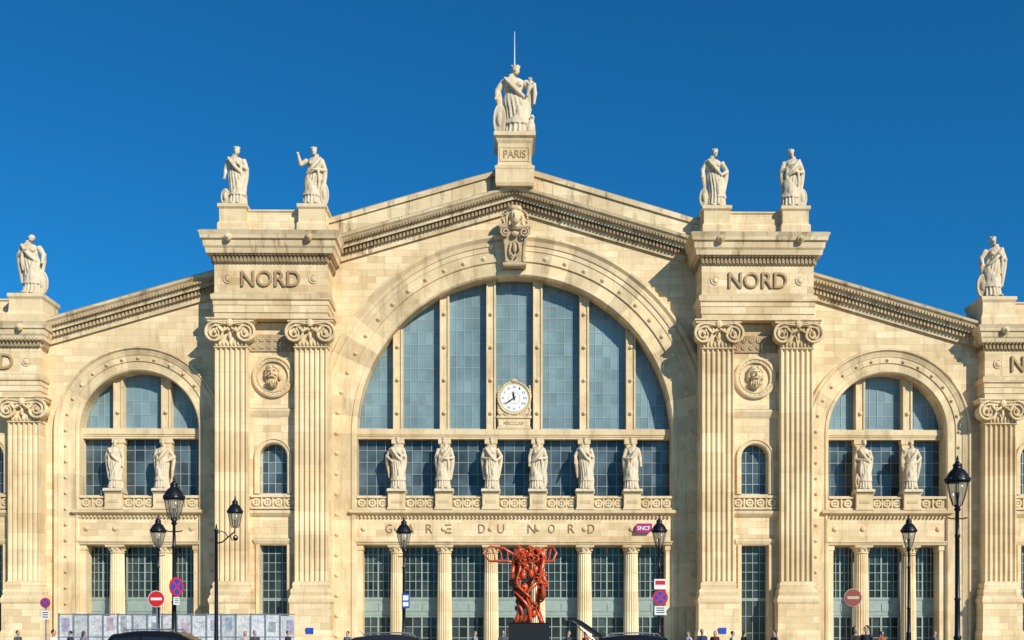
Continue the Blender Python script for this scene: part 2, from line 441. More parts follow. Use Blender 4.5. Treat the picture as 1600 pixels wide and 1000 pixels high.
        part(pnl,'spandrel_panel',M_TEAL,ST)
        glazing(ST,xa,xb,0.02,z1,-1.3,4,3,M_GG,M_TEAL,.06,.14,thick=[2],name='door',depth=.1,tv=1.0)
CB=[-9.17,-5.5,-1.84,1.84,5.5,9.17]
bay(0.0,12.3,678,3.1,CB,4,True)
WX=29.2
for sg in (-1,1): bay(sg*WX,4.62,674,1.8,[-1.87,1.87],4,False)

full=[(331,-.9),(331,.2),(322,.26),(322,.32),(311,.36),(311,.70),(303,.78),(301,.9),(296,1.0),(292,1.15),(288,1.2),(287,.7),(266,.65),(266,.8),(258,.85),(257,-1.2)]
low=full[:11]+[(287,-1.2)]
def xr(a,b,n): return [a+(b-a)*i/n for i in range(n+1)]
g=MB(); g.rake(xr(-14.6,0,12)+xr(0,14.6,12)[1:],full,SL); part(g,'gable_cornice',M_COPE,ST)
def rake_orn(xa,xb,sides,mat):
    for sg in sides:
        d=MB(); d.rake([sg*xa,sg*xb],[(320,.2),(320,.4),(312,.42),(312,.2)],SL)
        x=xa+.05
        while x<xb-.2: d.rakebox(sg*x,sg*(x+.15),319.5,312.5,.54,.36,SL); x+=.28
        part(d,'cornice_ornament',mat,ST)
        d=MB(); d.rake([sg*xa,sg*xb],[(302,.7),(302,.93),(297,1.0),(297,.7)],SL)
        x=xa+.05
        while x<xb-.2: d.rakebox(sg*x,sg*(x+.13),301.7,297.3,1.04,.9,SL); x+=.24
        part(d,'cornice_ornament',mat,ST)
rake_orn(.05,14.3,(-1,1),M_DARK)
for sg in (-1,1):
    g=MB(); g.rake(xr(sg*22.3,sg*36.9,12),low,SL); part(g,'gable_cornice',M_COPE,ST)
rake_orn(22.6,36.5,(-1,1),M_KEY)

def capital(cx,zb,zt,pf,parent):
    m=MB(); h=zt-zb; y=-pf
    m.stack(cx-1.2,cx+1.2,y,y+.85,[(.02,zb),(.09,zb+.05),(.09,zb+.12),(.02,zb+.16),(.02,zb+h*.75),(.2,zb+h*.82)])
    for i in range(9):
        x=cx-1.12+2.24*i/8
        m.ell((x,y-.06,zb+.38),(.11,.12,.24),6,5)
    for i in range(8):
        x=cx-.98+1.96*i/7
        m.ell((x,y-.22,zb+h*.62),(.11,.14,.17),6,5)
    m.stack(cx-1.72,cx+1.72,y-.25,y+.85,[(-.08,zt-.34),(.0,zt-.28),(.0,zt-.16),(.1,zt-.1),(.1,zt-.002)])
    m.box(cx-1.2,cx+1.2,y-.3,y+.3,zt-.56,zt-.33)
    for sg in (-1,1):
        vx=cx+sg*1.12; vz=zb+h*.50; r0=.66
        m.disc(vx,vz,[(r0*.93,pf-.7),(r0*.93,pf+.22)],20)
        pts=[];ra=[]
        for i in range(46):
            t=i/45; an=math.pi/2-sg*t*2*math.pi*2.2; r=r0*(1-t)**.85+.10
            pts.append((vx+r*math.cos(an),y-.32,vz+r*math.sin(an))); ra.append(.085*(1-t)+.04)
        m.tube(pts,ra,6); m.ell((vx,y-.36,vz),(.13,.13,.13),8,6)
        m.tube([(vx,y-.33,vz+r0+.1),(cx+sg*.6,y-.33,vz+r0+.02),(cx,y-.33,vz+r0-.04)],.08,6)
        m.tube([(vx-sg*.3,y-.34,vz+.35),(cx+sg*.55,y-.4,vz+.02),(cx+sg*.15,y-.36,vz+.3)],.10,6)
    m.ell((cx,y-.38,zt-.42),(.26,.16,.3),8,6); m.ell((cx,y-.3,zb+h*.4),(.12,.1,.3),8,6)
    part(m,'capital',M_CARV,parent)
def pilaster(cx,zb,zt,ztop,pf,hw,parent,sh=0):
    nf=6; fil=.10; w=(2*hw-fil*(nf+1))/nf; prof=[(-hw,.9),(-hw,0)]
    x=-hw+fil
    for i in range(nf):
        for k in range(6):
            a=math.pi*k/5; prof.append((x+w/2-w/2*math.cos(a),w*.62*math.sin(a)))
        x+=w+fil
    prof+=[(hw,0),(hw,.9)]
    m=MB(); n=len(prof); zs=[zb]+[zb+(zt-zb)*i/10 for i in range(1,10)]+[zt]
    vs=[(cx+a,-pf+b,z) for z in zs for a,b in prof]; fs=[];tn=[]
    for j in range(len(zs)-1):
        tt=random.choice([.93,1.,1.,1.05])
        for k in range(n): fs.append((j*n+k,j*n+(k+1)%n,(j+1)*n+(k+1)%n,(j+1)*n+k)); tn.append(tt)
    fs+=[tuple(range(n)),tuple(range((len(zs)-1)*n,len(zs)*n))]; tn+=[1.,1.]
    m.add(vs,fs,tn); s=part(m,'pilaster',M_SHAFT,parent)
    capital(cx,zt,ztop,pf,s)
    b=MB(); z9=lambda py:GZ(py,pf-sh)
    b.stack(cx-hw,cx+hw,-pf,-pf+.9,[(.42,0),(.42,z9(990)),(.36,z9(986)),(.33,z9(984)),(.33,z9(944)),(.40,z9(941)),(.42,z9(936)),(.34,z9(934)),(.3,z9(930)),(.24,z9(929)),(.28,z9(925)),(.25,z9(921)),(.12,z9(918)),(.16,z9(914)),(.13,z9(911)),(.0,zb+.002)])
    part(b,'base',M_WALL,s)
def roundel(m,x,z,p,r):
    m.disc(x,z,[(r,p-.03),(r,p+.07),(r*.75,p+.08),(r*.7,p+.04),(r*.5,p+.12),(r*.2,p+.16)],18)
def facehead(h,cx,y,zc,s):
    h.ell((cx,y,zc+.05*s),(.56*s,.62*s,.80*s),18,12)
    h.ell((cx,y+.08*s,zc+.42*s),(.74*s,.55*s,.62*s),16,10)
    h.ell((cx,y-.66*s,zc+.02*s),(.12*s,.2*s,.26*s),8,6)
    h.ell((cx,y-.05*s,zc-.78*s),(.50*s,.50*s,.60*s),14,10)
    for g in (-1,1):
        h.ell((cx+g*.25*s,y-.60*s,zc+.28*s),(.2*s,.1*s,.06*s),8,5)
        h.ell((cx+g*.3*s,y-.50*s,zc-.12*s),(.17*s,.13*s,.14*s),8,6)
        h.tube([(cx,y-.72*s,zc-.30*s),(cx+g*.22*s,y-.66*s,zc-.36*s),(cx+g*.40*s,y-.5*s,zc-.55*s)],[.07*s,.09*s,.05*s],6)
        h.ell((cx+g*.66*s,y+.05*s,zc-.1*s),(.2*s,.35*s,.5*s),8,8)
        for q in range(3):
            o=.08+.2*q; h.tube([(cx+g*o*s,y-(.60-.08*q)*s,zc-.62*s),(cx+g*(o+.05)*s,y-(.62-.1*q)*s,zc-.95*s),(cx+g*(o-.06)*s,y-(.45-.06*q)*s,zc-(1.32-.12*q)*s)],[.07*s,.08*s,.04*s],6)
            h.tube([(cx+g*.1*s,y-.5*s,zc+(.6+.1*q)*s),(cx+g*.4*s,y-.45*s,zc+(.55+.13*q)*s),(cx+g*.68*s,y-.2*s,zc+(.2+.15*q)*s)],.06*s,6)
def block(cx,Y):
    sh=Y['sh']; Z=lambda py,p=0: GZ(py,p-sh)
    before=set(ST.children)
    PF=2.6; z=lambda py,p=PF:Z(py,p)
    core=MB(); core.box(cx-4.2,cx+4.2,-.95,1.6-sh,0,z(Y['arc0']))
    ops=[(0.0,Z(852,1.7),False),(Z(772,1.7),Z(693,1.7),True)]
    wall_openings(core,cx-4.2,cx+4.2,0,z(Y['arc0']),-1.7,-.951,cx-1.05,cx+1.05,ops)
    part(core,'wall',M_WALL,ST)
    for (za,zb,nx,nz,gm,fm) in ((0.02,Z(937,1.0),4,3,M_GG,M_TEAL),(Z(937,1.0)+.02,Z(851,1.0),4,6,M_GG,M_TEAL),(Z(773,1.0),Z(690,1.0),4,5,M_GD,M_BAR)):
        glazing(ST,cx-1.06,cx+1.06,za,zb,.97,nx,nz,gm,fm,.045,.1,depth=.06,tv=.9)
    sgp=MB()
    for x in (-1.32,1.05): sgp.box(cx+x,cx+x+.27,-1.86,-1.69,0,Z(851,1.7))
    sgp.stack(cx-1.4,cx+1.4,-1.75,-1.6,[(0,Z(851,1.7)),(.05,Z(849,1.7)),(.12,Z(845,1.7)),(.12,Z(842,1.7)),(0,Z(841,1.7))])
    r=1.05; zs=Z(693,1.7)-r
    pa=[(cx-r,Z(772,1.7),-1,0)]+[(cx+r*math.cos(math.pi-math.pi*i/20),zs+r*math.sin(math.pi*i/20),math.cos(math.pi-math.pi*i/20),math.sin(math.pi*i/20)) for i in range(21)]+[(cx+r,Z(772,1.7),1,0)]
    sgp.sweep(pa,[(-.004,1.6),(-.004,1.76),(.1,1.82),(.22,1.82),(.28,1.9),(.36,1.9),(.36,1.6)])
    sgp.stack(cx-1.79,cx+1.79,-1.72,-1.6,[(0,Z(808,1.9)),(.1,Z(806,1.9)),(.26,Z(802,1.9)),(.28,Z(798,1.9)),(0,Z(796,1.9))])
    lattice(sgp,cx-1.7,cx+1.7,Z(796,1.7),Z(774,1.7),-1.9,-1.72)
    part(sgp,'window_surround',M_TRIM,ST)
    if Y['med']:
        m=MB(); m.stack(cx-1.79,cx+1.79,-1.72,-1.6,[(0,Z(652,1.8)),(.08,Z(649,1.8)),(.2,Z(643,1.8)),(.2,Z(640,1.8)),(0,Z(638,1.8))]); part(m,'string_course',M_TRIM,ST)
        m=MB(); m.box(cx-1.79,cx+1.79,-1.82,-1.69,Z(550,1.8),Z(524,1.8),.85)
        for i in range(6):
            for j in range(2):
                m.disc(cx-1.4+i*.56,Z(531+j*11,1.8),[(.2,1.8),(.2,1.9),(.1,1.86),(.05,1.92)],8)
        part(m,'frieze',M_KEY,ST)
        m=MB(); zc=Z(589,1.9); m.disc(cx,zc,[(1.6,1.69),(1.6,1.9),(1.5,1.97),(1.40,1.97),(1.36,1.88),(1.24,1.88),(1.20,1.94),(1.14,1.94),(1.10,1.76),(.2,1.76)],40)
        for k in range(24): m.ell((cx+1.30*math.cos(k*math.pi/12),-1.89,zc+1.30*math.sin(k*math.pi/12)),(.05,.05,.05),6,4)
        md=part(m,'medallion',M_TRIM,ST)
        h=MB(); facehead(h,cx,-1.9,zc+.16,.78)
        mkobj('relief_head',remeshed(h,.028,'relief_head',1),M_TRIM,md)
    for sg in (-1,1): pilaster(cx+sg*3.0,z(908),z(Y['cap0']),z(Y['cap1']),PF,1.21,ST,sh)
    e=MB(); e.stack(cx-4.25,cx+4.25,-PF,1.6-sh,[(0,z(Y['cap1'])),(0,z(Y['cap1']-9)),(.06,z(Y['cap1']-9.2)),(.06,z(Y['arc1']+8)),(.1,z(Y['arc1']+8.2)),(.1,z(Y['arc1']+2)),(.22,z(Y['arc1'])),(.25,z(Y['arc1']-7)),(.08,z(Y['arc1']-10)),(0,z(Y['arc1']-11)),(0,z(Y['fr'])-.001)])
    roundel(e,cx-3.22,z(Y['txt'],PF),PF,.36); roundel(e,cx+3.22,z(Y['txt'],PF),PF,.36)
    part(e,'entablature',M_WALL,ST)
    mkobj('inscription',text_mesh('NORD',4.45,1.22,.16,cx,z(Y['txt']),PF-.01,.004),M_LETTER,ST)
    t=Y['top']; f=Y['fr']; k=(f-t)/53.0; q=lambda u,p:Z(t+u*k,p)
    kk=Y['co']
    c=MB(); c.stack(cx-4.25,cx+4.25,-PF,1.6-sh,[(o_*kk if o_>.2 else o_,z_) for o_,z_ in [(.0,z(f)),(.08,z(f)+.05),(.1,q(42,2.8)),(.25,q(40,2.9)),(.30,q(37,3.0)),(.50,q(35,3.3)),(.56,q(27,3.4)),(.66,q(24,3.4)),(.70,q(14,3.5)),(.84,q(12,3.6)),(.88,q(7,3.6)),(1.0,q(1,3.6)),(.8,q(0,3.4)),(-.2,q(0,3.4)+.05)]])
    for sg in (-1,1): c.ell((cx+sg*3.0,-PF-.92*kk,q(11,3.6)),(.3,.22,.3),10,8); c.ell((cx+sg*3.0,-PF-.92*kk-.2,q(12,3.6)),(.13,.12,.13),8,6)
    part(c,'cornice',M_COPE,ST)
    o=MB(); x=cx-4.3
    o.box(cx-4.3,cx+4.3,-2.76,-2.5,q(51.5,2.7),q(42.5,2.7))
    while x<cx+4.3:
        o.box(x,x+.16,-2.84,-2.5,q(51,2.7),q(43,2.7)); o.box(x,x+.1,-3.02,-2.85,q(40,2.9)-.02,q(37,3.0)+.1); x+=.29
    y=-2.5
    while y<-.2-sh:
        for sx in (-1,1): o.box(cx+sx*4.2,cx+sx*4.5,y,y+.2,q(51,2.7),q(43,2.7))
        y+=.36
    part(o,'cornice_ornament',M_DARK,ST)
    if Y['attic']:
        a=MB(); a.stack(cx-4.05,cx+4.05,-1.6,1.4,[(.08,q(0,3.4)-.1),(.08,Z(352,1.6)),(0,Z(350,1.6)),(0,Z(334,1.6)),(.1,Z(332,1.6)),(.1,Z(330,1.6))]); part(a,'attic',M_WALL,ST)
        for sg in (-1,1):
            m=MB(); xx=cx+sg*3.0; m.stack(xx-1.0,xx+1.0,-2.2,.0,[(.12,q(0,3.4)-.1),(.12,Z(351,2.2)),(.0,Z(347,2.2)),(0,Z(328,2.2)),(.12,Z(325,2.2)),(.12,Z(320,2.2))],back=True)
            part(m,'pedestal',M_TRIM,ST)
        for sg in (-1,1): TOPS.append((cx+sg*3.0,-1.1,Z(320,2.2)))
    else:
        a=MB(); xx=cx-(1 if cx>0 else -1)*3.15
        a.stack(cx-3.9,cx+3.9,-1.6,1.4-sh,[(.08,q(0,3.4)-.1),(.08,Z(492,1.6)),(0,Z(490,1.6)),(0,Z(474,1.6)),(.1,Z(472,1.6)),(.1,Z(470,1.6))]); part(a,'attic',M_WALL,ST)
        m=MB(); m.stack(xx-1.25,xx+1.25,-2.6,.2,[(.2,q(0,3.4)-.1),(.2,Z(494,2.6)),(.05,Z(489,2.6)),(0,Z(470,2.6)),(.12,Z(466,2.6)),(.12,Z(461,2.6))],back=True); part(m,'pedestal',M_TRIM,ST)
        TOPS.append((xx,-1.4+sh,Z(461,2.6)))
    if sh:
        for ob in ST.children:
            if ob not in before: ob.location.y+=sh
TOPS=[]
YC=dict(top=360,fr=413,txt=437,arc1=470,arc0=500,cap1=499,cap0=545,med=True,attic=True,sh=0,co=1)
YO=dict(top=503,fr=545,txt=567,arc1=596,arc0=622,cap1=622,cap0=662,med=False,attic=False,sh=1.4,co=.8)
for sg in (-1,1):
    block(sg*18.4,YC); block(sg*40.6,YO)
m=MB(); q=lambda py:Z(py,1.4)
m.stack(-1.28,1.28,-1.4,1.2,[(.12,Z(291,1.4)),(.20,q(286)),(.20,q(266)),(.24,q(264)),(.24,q(261)),(.06,q(258)),(0,q(255)),(0,q(224)),(.1,q(220)),(.14,q(217)),(.32,q(214)),(.32,q(208))],back=True)
for x0_,x1_,a_,b_ in ((-1.15,1.15,229,231),(-1.15,1.15,250,252)): m.box(x0_,x1_,-1.44,-1.39,q(a_),q(b_))
for x0_ in (-1.15,1.07): m.box(x0_,x0_+.08,-1.44,-1.39,q(249.9),q(231.1))
ap=part(m,'apex_pedestal',M_TRIM,ST)
mkobj('inscription',text_mesh('PARIS',1.7,.60,.06,0,q(240.5),1.39,.0),M_LETTER,ap)
# keystone: scrolled bracket carrying a crowned head
m=MB(); vs=[]
for py,hw,p in ((412,.70,.3),(409,.78,.85),(386,.86,1.0),(368,1.0,1.25),(357,1.12,1.45)):
    z=Z(py,1); vs+=[(-hw,-p,z),(hw,-p,z),(hw,0,z),(-hw,0,z)]
fs=[(3,2,1,0),(16,17,18,19)]
for i in range(4):
    for k in range(4): a=i*4+k;b=i*4+(k+1)%4; fs.append((a,b,b+4,a+4))
m.add(vs,fs)
for sg in (-1,1):
    m.tube([(sg*.66,-.9,Z(408,1)),(sg*.72,-1.02,Z(386,1)),(sg*.86,-1.3,Z(370,1))],.11,6)
    pts=[]
    for i in range(26):
        t=i/25; an=math.pi/2-sg*t*11; r=.34*(1-t)+.05; pts.append((sg*.72+r*math.cos(an),-1.48,Z(364,1.3)+r*math.sin(an)))
    m.tube(pts,.07,6)
    m.tube([(sg*.1,-1.1,Z(402,1)),(sg*.42,-1.15,Z(394,1)),(sg*.3,-1.2,Z(382,1)),(sg*.05,-1.25,Z(378,1))],[.07,.1,.1,.06],6)
m.ell((0,-1.15,Z(388,1)),(.17,.2,.42),8,6); m.ell((0,-1.4,Z(366,1.3)),(.3,.2,.22),8,6)
m.stack(-1.1,1.1,-1.5,0,[(0,Z(357,1.6)),(.1,Z(354,1.6)),(.1,Z(351,1.6))])
m.stack(-.85,.85,-.9,0,[(0,Z(416,.8)),(.06,Z(414,.8)),(.06,Z(411,.8)),(0,Z(410,.8))])
ks=part(m,'keystone',M_KEY,ST)
h=MB(); zc=Z(335,2.0)
h.ell((0,-1.75,zc-.08),(.42,.46,.60),14,10); h.ell((0,-1.5,zc+.15),(.60,.50,.55),12,8); h.ell((0,-1.4,zc-.62),(.42,.35,.26),10,6)
h.ell((0,-2.23,zc-.08),(.07,.12,.18),6,5); h.lathe(0,-1.6,[(.50,zc+.40),(.54,zc+.50),(.56,zc+.66),(.4,zc+.68)],16)
for sg in (-1,1):
    h.tube([(sg*.42,-1.7,zc+.25),(sg*.62,-1.6,zc-.1),(sg*.58,-1.55,zc-.5),(sg*.7,-1.5,zc-.72)],[.14,.17,.15,.1],7); h.ell((sg*.16,-2.12,zc+.08),(.10,.07,.04),6,4)
h.ell((0,-2.14,zc-.32),(.13,.07,.04),6,4)
for k in range(15):
    a=-.35+(math.pi+.7)*k/14; h.ell((.98*math.cos(a),-1.25,zc-.02+.78*math.sin(a)),(.11,.24,.11),6,5)
mkobj('relief_head',remeshed(h,.03,'relief_head',1),M_TRIM,ks)
for ch,px in zip('GAREDUNORD',(608,642,671,701,753,783,831,862,893,924)):
    mkobj('letter',text_mesh(ch,.50 if ch!='N' else .60,.68,.07,(px-804)*S(.0),Z(826,0),-.02,-.012),M_LETD,ST)
m=MB(); lx=(1006-804)*S(.3); lz=Z(825,.3); w,h_=.66,.36
pts=[(-w,-h_),(w*.7,-h_),(w,-h_*.4),(w,h_),(-w*.72,h_),(-w,h_*.45)]
m.add([(lx+a,-.3,lz+b) for a,b in pts]+[(lx+a,.05,lz+b) for a,b in pts],[tuple(range(6)),tuple(range(11,5,-1))]+[(i,(i+1)%6,(i+1)%6+6,i+6) for i in range(6)])
lp=part(m,'logo_panel',M_MAG,ST); mkobj('logo_lettering',text_mesh('SNCF',1.0,.32,.03,lx,lz,.3,.02),M_WHITE,lp)
# clock
cz=Z(621,-.3); cxx=-.03
m=MB(); m.disc(cxx,cz,[(1.34,-1.2),(1.34,-.5),(1.30,-.43),(1.22,-.43),(1.18,-.5),(1.12,-.5),(1.10,-.54),(.3,-.54)],48)
m.stack(cxx-1.26,cxx+1.26,.56,1.2,[(.08,Z(670,-.5)),(.08,Z(668,-.5)),(.0,Z(667,-.5)),(0,Z(655,-.5)),(.12,Z(653,-.5)),(.12,Z(650,-.5)),(.04,Z(649,-.5)),(.04,cz-.35),(-.1,cz-.1)])
for sg in (-1,1):
    m.tube([(cxx+sg*1.0,.52,Z(647,-.4)),(cxx+sg*1.2,.5,Z(646,-.4)),(cxx+sg*1.28,.5,Z(640,-.4)),(cxx+sg*1.16,.5,Z(636,-.4))],[.09,.09,.08,.06],6)
    m.tube([(cxx+sg*.2,.52,Z(649,-.4)),(cxx+sg*.6,.5,Z(648,-.4)),(cxx+sg*.9,.5,Z(645,-.4))],[.09,.07,.05],6)
    m.box(cxx+sg*.92,cxx+sg*1.2,.52,.57,Z(665,-.5),Z(657,-.5))
    for k in range(5): m.ell((cxx+sg*(1.3-.02*k),.52,cz+.1+.2*k),(.09,.06,.11),6,4)
for k in range(36): m.ell((cxx+1.26*math.cos(k*math.pi/18),.43,cz+1.26*math.sin(k*math.pi/18)),(.045,.035,.045),6,4)
m.ell((cxx,.45,cz+1.36),(.25,.12,.15),8,6)
ck=part(m,'clock',M_TRIM,ST)
m=MB(); m.disc(cxx,cz,[(1.08,-.6),(1.08,-.49),(.2,-.49)],40); part(m,'clock_face',M_WHITE,ck)
m=MB()
for k in range(60):
    a=k*math.pi/30; b=a+math.pi/30
    m.add([(cxx+r*math.cos(t),.482,cz+r*math.sin(t)) for r,t in ((.46,a),(.46,b),(.44,b),(.44,a))],[(0,1,2,3)])
part(m,'inner_ring',M_LETD,ck)
for i,n in enumerate(['XII','I','II','III','IIII','V','VI','VII','VIII','IX','X','XI']):
    a=math.radians(90-30*i); mkobj('numeral',text_mesh(n,.065*len(n)+.03,.18,.012,cxx+.86*math.cos(a),cz+.86*math.sin(a),-.485,-.01),M_BLACK,ck)
def hand(ang,L,w,p):
    m=MB(); a=math.radians(ang); u=(math.sin(a),math.cos(a)); n=(u[1],-u[0])
    pts=[(-.18,w*.6),(L*.6,w),(L,0.01),(L*.6,-w),(-.18,-w*.6)]
    v=[(cxx+u[0]*s+n[0]*t,-p,cz+u[1]*s+n[1]*t) for s,t in pts]; v2=[(x,y+.02,z) for x,y,z in v]
    m.add(v+v2,[(0,1,2,3,4),(9,8,7,6,5)]+[(i,(i+1)%5,(i+1)%5+5,i+5) for i in range(5)]); part(m,'clock_hand',M_BLACK,ck)
hand(350,.55,.07,-.44); hand(236,.86,.05,-.41)
mkobj('date_inscription',text_mesh('MDCCCLXIV',1.6,.28,.03,cxx,Z(661,-.5),-.56,.0),M_LETD,ck)
m=MB(); vs=[]
prof=[(-44.,Z(520,0)),(-36.,Z(289,0)-SL*36-.5),(0.,Z(268,0)-.5),(36.,Z(289,0)-SL*36-.5),(44.,Z(520,0))]
for y in (1.65,90):
    vs+=[(x,y,z) for x,z in prof]+[(44.,y,0),(-44.,y,0)]
m.add(vs,[tuple(range(7)),tuple(range(13,6,-1))]+[(i,(i+1)%7,(i+1)%7+7,i+7) for i in range(7)])
part(m,'roof',M_ZINC,ST)
for px in (484,1129):
    m=MB(); x=(px-804)*S(3); z0=Z(985,3); m.box(x-.28,x+.28,-3.08,-3.0,z0-.25,z0+.2); pq=part(m,'plaque',M_BLUE,ST)

# ================================================================ STATUES
def statue_body(kind,seed,scale):
    rd=random.Random(seed); m=MB()
    flip=-1 if kind.get('flip') else 1
    secs=[(0,.138,.125),(.03,.142,.13),(.12,.130,.115),(.25,.118,.105),(.38,.116,.10),(.48,.122,.10),(.54,.118,.096),(.62,.095,.082),(.68,.102,.088),(.74,.116,.094),(.785,.124,.08),(.81,.10,.066),(.83,.06,.052),(.845,.038,.04),(.88,.036,.038)]
    NS=56; zs=[i*.010 for i in range(89)]
    def lin(z):
        for a,b in zip(secs,secs[1:]):
            if a[0]<=z<=b[0]:
                t=(z-a[0])/(b[0]-a[0]); return a[1]+(b[1]-a[1])*t,a[2]+(b[2]-a[2])*t
        return secs[-1][1:]
    ph=rd.random()*6; tw=rd.uniform(.5,2)*flip; vs=[];fs=[]
    cant=kind.get('cant',.022)*flip; ml=kind.get('mantle',.5); mo=rd.uniform(.3,.9)
    for z in zs:
        rx,ry=lin(z); A=.17 if z<.45 else .17-.12*min(1,(z-.45)/.12)
        if z>.76: A=0.0
        cx=cant*math.sin(z*4.2+.8)
        for k in range(NS):
            a=2*math.pi*k/NS
            line=ml+.26*math.cos(a-(mo if flip>0 else math.pi-mo))
            if .16<z<line:
                e_=min(1,(line-z)/.03)
                f=1+.16*e_+.05*e_*math.cos(26*(z-.36*math.cos(a-mo)))
            else:
                c9=math.cos(8*a+ph+tw*z); f=1+A*(abs(c9)*1.5-.9)
            vs.append((cx+rx*f*math.cos(a),ry*f*math.sin(a),z))
    n=len(zs)
    for i in range(n-1):
        for k in range(NS): a=i*NS+k;b=i*NS+(k+1)%NS; fs.append((a,b,b+NS,a+NS))
    fs+=[tuple(range(NS))[::-1],tuple(range((n-1)*NS,n*NS))]
    m.add(vs,fs)
    if not kind.get('male'):
        for s in (-1,1): m.ell((s*.045,-.07,.715),(.038,.032,.038),8,6)
    m.ell((.05*flip,-.09,.29),(.040,.045,.13),8,6)
    for s in (-1,1): m.ell((s*.055,-.125,.02),(.032,.055,.022),8,5)
    pts=[]
    for i in range(11):
        t=i/10; pts.append(((-.105+.21*t)*flip,-.07-.045*math.sin(math.pi*t),.80-.27*t-.03*math.sin(math.pi*t)))
    m.tube(pts,[.022+.010*math.sin(math.pi*i/10) for i in range(11)],6)
    hx=.010*flip; hz=.920; tn=kind.get('turn',0)*flip
    m.ell((hx,-.008,hz),(.039,.048,.057),12,10); m.ell((hx,.012,hz+.016),(.045,.050,.050),12,8)
    m.ell((hx+.012*tn,-.058,hz-.005),(.009,.013,.017),6,5); m.ell((hx+.008*tn,-.043,hz-.040),(.018,.016,.014),6,5)
    m.ell((hx-.016+.01*tn,-.045,hz+.014),(.012,.011,.006),6,4);m.ell((hx+.016+.01*tn,-.045,hz+.014),(.012,.011,.006),6,4)
    m.ell((hx+.01*tn,-.049,hz-.026),(.012,.009,.005),6,4)
    m.ell((hx,.05,hz-.01),(.026,.026,.03),8,6)
    if kind.get('crown',True):
        m.lathe(hx,.003,[(.043,hz+.036),(.046,hz+.046),(.047,hz+.070),(.038,hz+.072)],14)
        for k in range(7): a=k*2*math.pi/7; m.box(hx+.042*math.cos(a)-.009,hx+.042*math.cos(a)+.009,.003+.042*math.sin(a)-.009,.003+.042*math.sin(a)+.009,hz+.066,hz+.086)
    if kind.get('male'): m.ell((hx,-.042,hz-.058),(.030,.028,.042),8,6)
    for s in (-1,1):
        pose=kind['arms'][0 if s<0 else 1]
        sh=(s*.108,0,.785)
        if pose=='down': el=(s*.155,.01,.63); ha=(s*.162,-.045,.49)
        elif pose=='chest': el=(s*.16,-.02,.62); ha=(s*.045,-.125,.685)
        elif pose=='belly': el=(s*.165,-.015,.61); ha=(s*.035,-.135,.58)
        elif pose=='raise': el=(s*.20,-.04,.69); ha=(s*.235,-.08,.85)
        elif pose=='side': el=(s*.18,-.01,.65); ha=(s*.19,-.08,.53)
        elif pose=='hold': el=(s*.175,-.02,.64); ha=(s*.165,-.12,.74)
        elif pose=='hip': el=(s*.200,.03,.64); ha=(s*.115,-.05,.56)
        m.tube([sh,((sh[0]+el[0])/2,(sh[1]+el[1])/2,(sh[2]+el[2])/2),el],[.042,.040,.033],8)
        m.tube([el,((ha[0]+el[0])/2,(ha[1]+el[1])/2,(ha[2]+el[2])/2),ha],[.032,.028,.018],8)
        m.ell((el[0],el[1],el[2]),(.034,.034,.034),8,6); m.ell(ha,(.021,.021,.025),8,6)
        d=Vector(ha)-Vector(el); d.normalize()
        for q in range(4):
            o=Vector(((q-1.5)*.010,0,0)); a=Vector(ha)+o; m.tube([a,a+d*.03+Vector((0,-.006,0)),a+d*.045+Vector((0,-.0,-.012))],.0075,5)
        if pose in('chest','belly','side','hold','hip'):
            m.tube([(el[0],el[1]+.01,el[2]+.03),(el[0]*.94,el[1]+.02,el[2]-.1),(el[0]*.84,el[1]+.02,el[2]-.25),(el[0]*.78,el[1]+.02,el[2]-.42)],[.034,.040,.034,.014],8)
        if pose in('chest','belly','hold'):
            m.tube([(ha[0]+s*.04,ha[1]+.03,ha[2]-.02),(ha[0]+s*.05,ha[1]+.05,ha[2]-.16),(ha[0]+s*.04,ha[1]+.06,ha[2]-.30)],[.020,.024,.012],8)
    wx=kind.get('wide',1)
    for i,v in enumerate(m.v): m.v[i]=(v[0]*scale*wx,v[1]*scale,v[2]*scale)
    return remeshed(m,.0078*scale,'figure',1)
def shieldmesh(s,scale,r=.085,hh=.14,off=.175):
    m=MB()
    m.ell((s*off,-.03,.0+hh),(r,.03,hh),20,12,Matrix.Rotation(s*.25,3,'Z'))
    m.ell((s*off,-.056,.0+hh),(r*.42,.026,hh*.42),12,8)
    pts=[(s*off+r*.88*math.cos(k*math.pi/12),-.040,hh+hh*.90*math.sin(k*math.pi/12)) for k in range(25)]
    m.tube(pts,.010,5)
    for i,v in enumerate(m.v): m.v[i]=tuple(c*scale for c in v)
    return remeshed(m,.0085*scale,'shield',1)
def statue(x,y,z,h,kind,seed,label,group,plw=None):
    e=root('statue',label,'statue',(x,y,z),group)
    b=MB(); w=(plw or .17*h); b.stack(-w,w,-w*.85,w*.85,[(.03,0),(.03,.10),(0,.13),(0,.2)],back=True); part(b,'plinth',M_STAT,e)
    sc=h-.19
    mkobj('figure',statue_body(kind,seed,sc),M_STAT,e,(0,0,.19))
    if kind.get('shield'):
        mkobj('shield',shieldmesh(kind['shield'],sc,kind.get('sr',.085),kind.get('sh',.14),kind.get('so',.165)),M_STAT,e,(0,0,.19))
    return e
G1='robed stone statues standing between the hall windows'
kinds=[dict(arms=('hip','chest'),turn=1,mantle=.45),dict(arms=('chest','belly'),flip=1,turn=1,mantle=.6,cant=.03),dict(arms=('belly','hip'),mantle=.38),dict(arms=('down','belly'),shield=1,sr=.055,sh=.2,so=.13,flip=1,mantle=.55),dict(arms=('side','chest'),shield=1,sr=.05,sh=.16,so=.13,turn=-1,cant=.035,mantle=.42),dict(arms=('belly','down'),flip=1,mantle=.62,turn=1)]
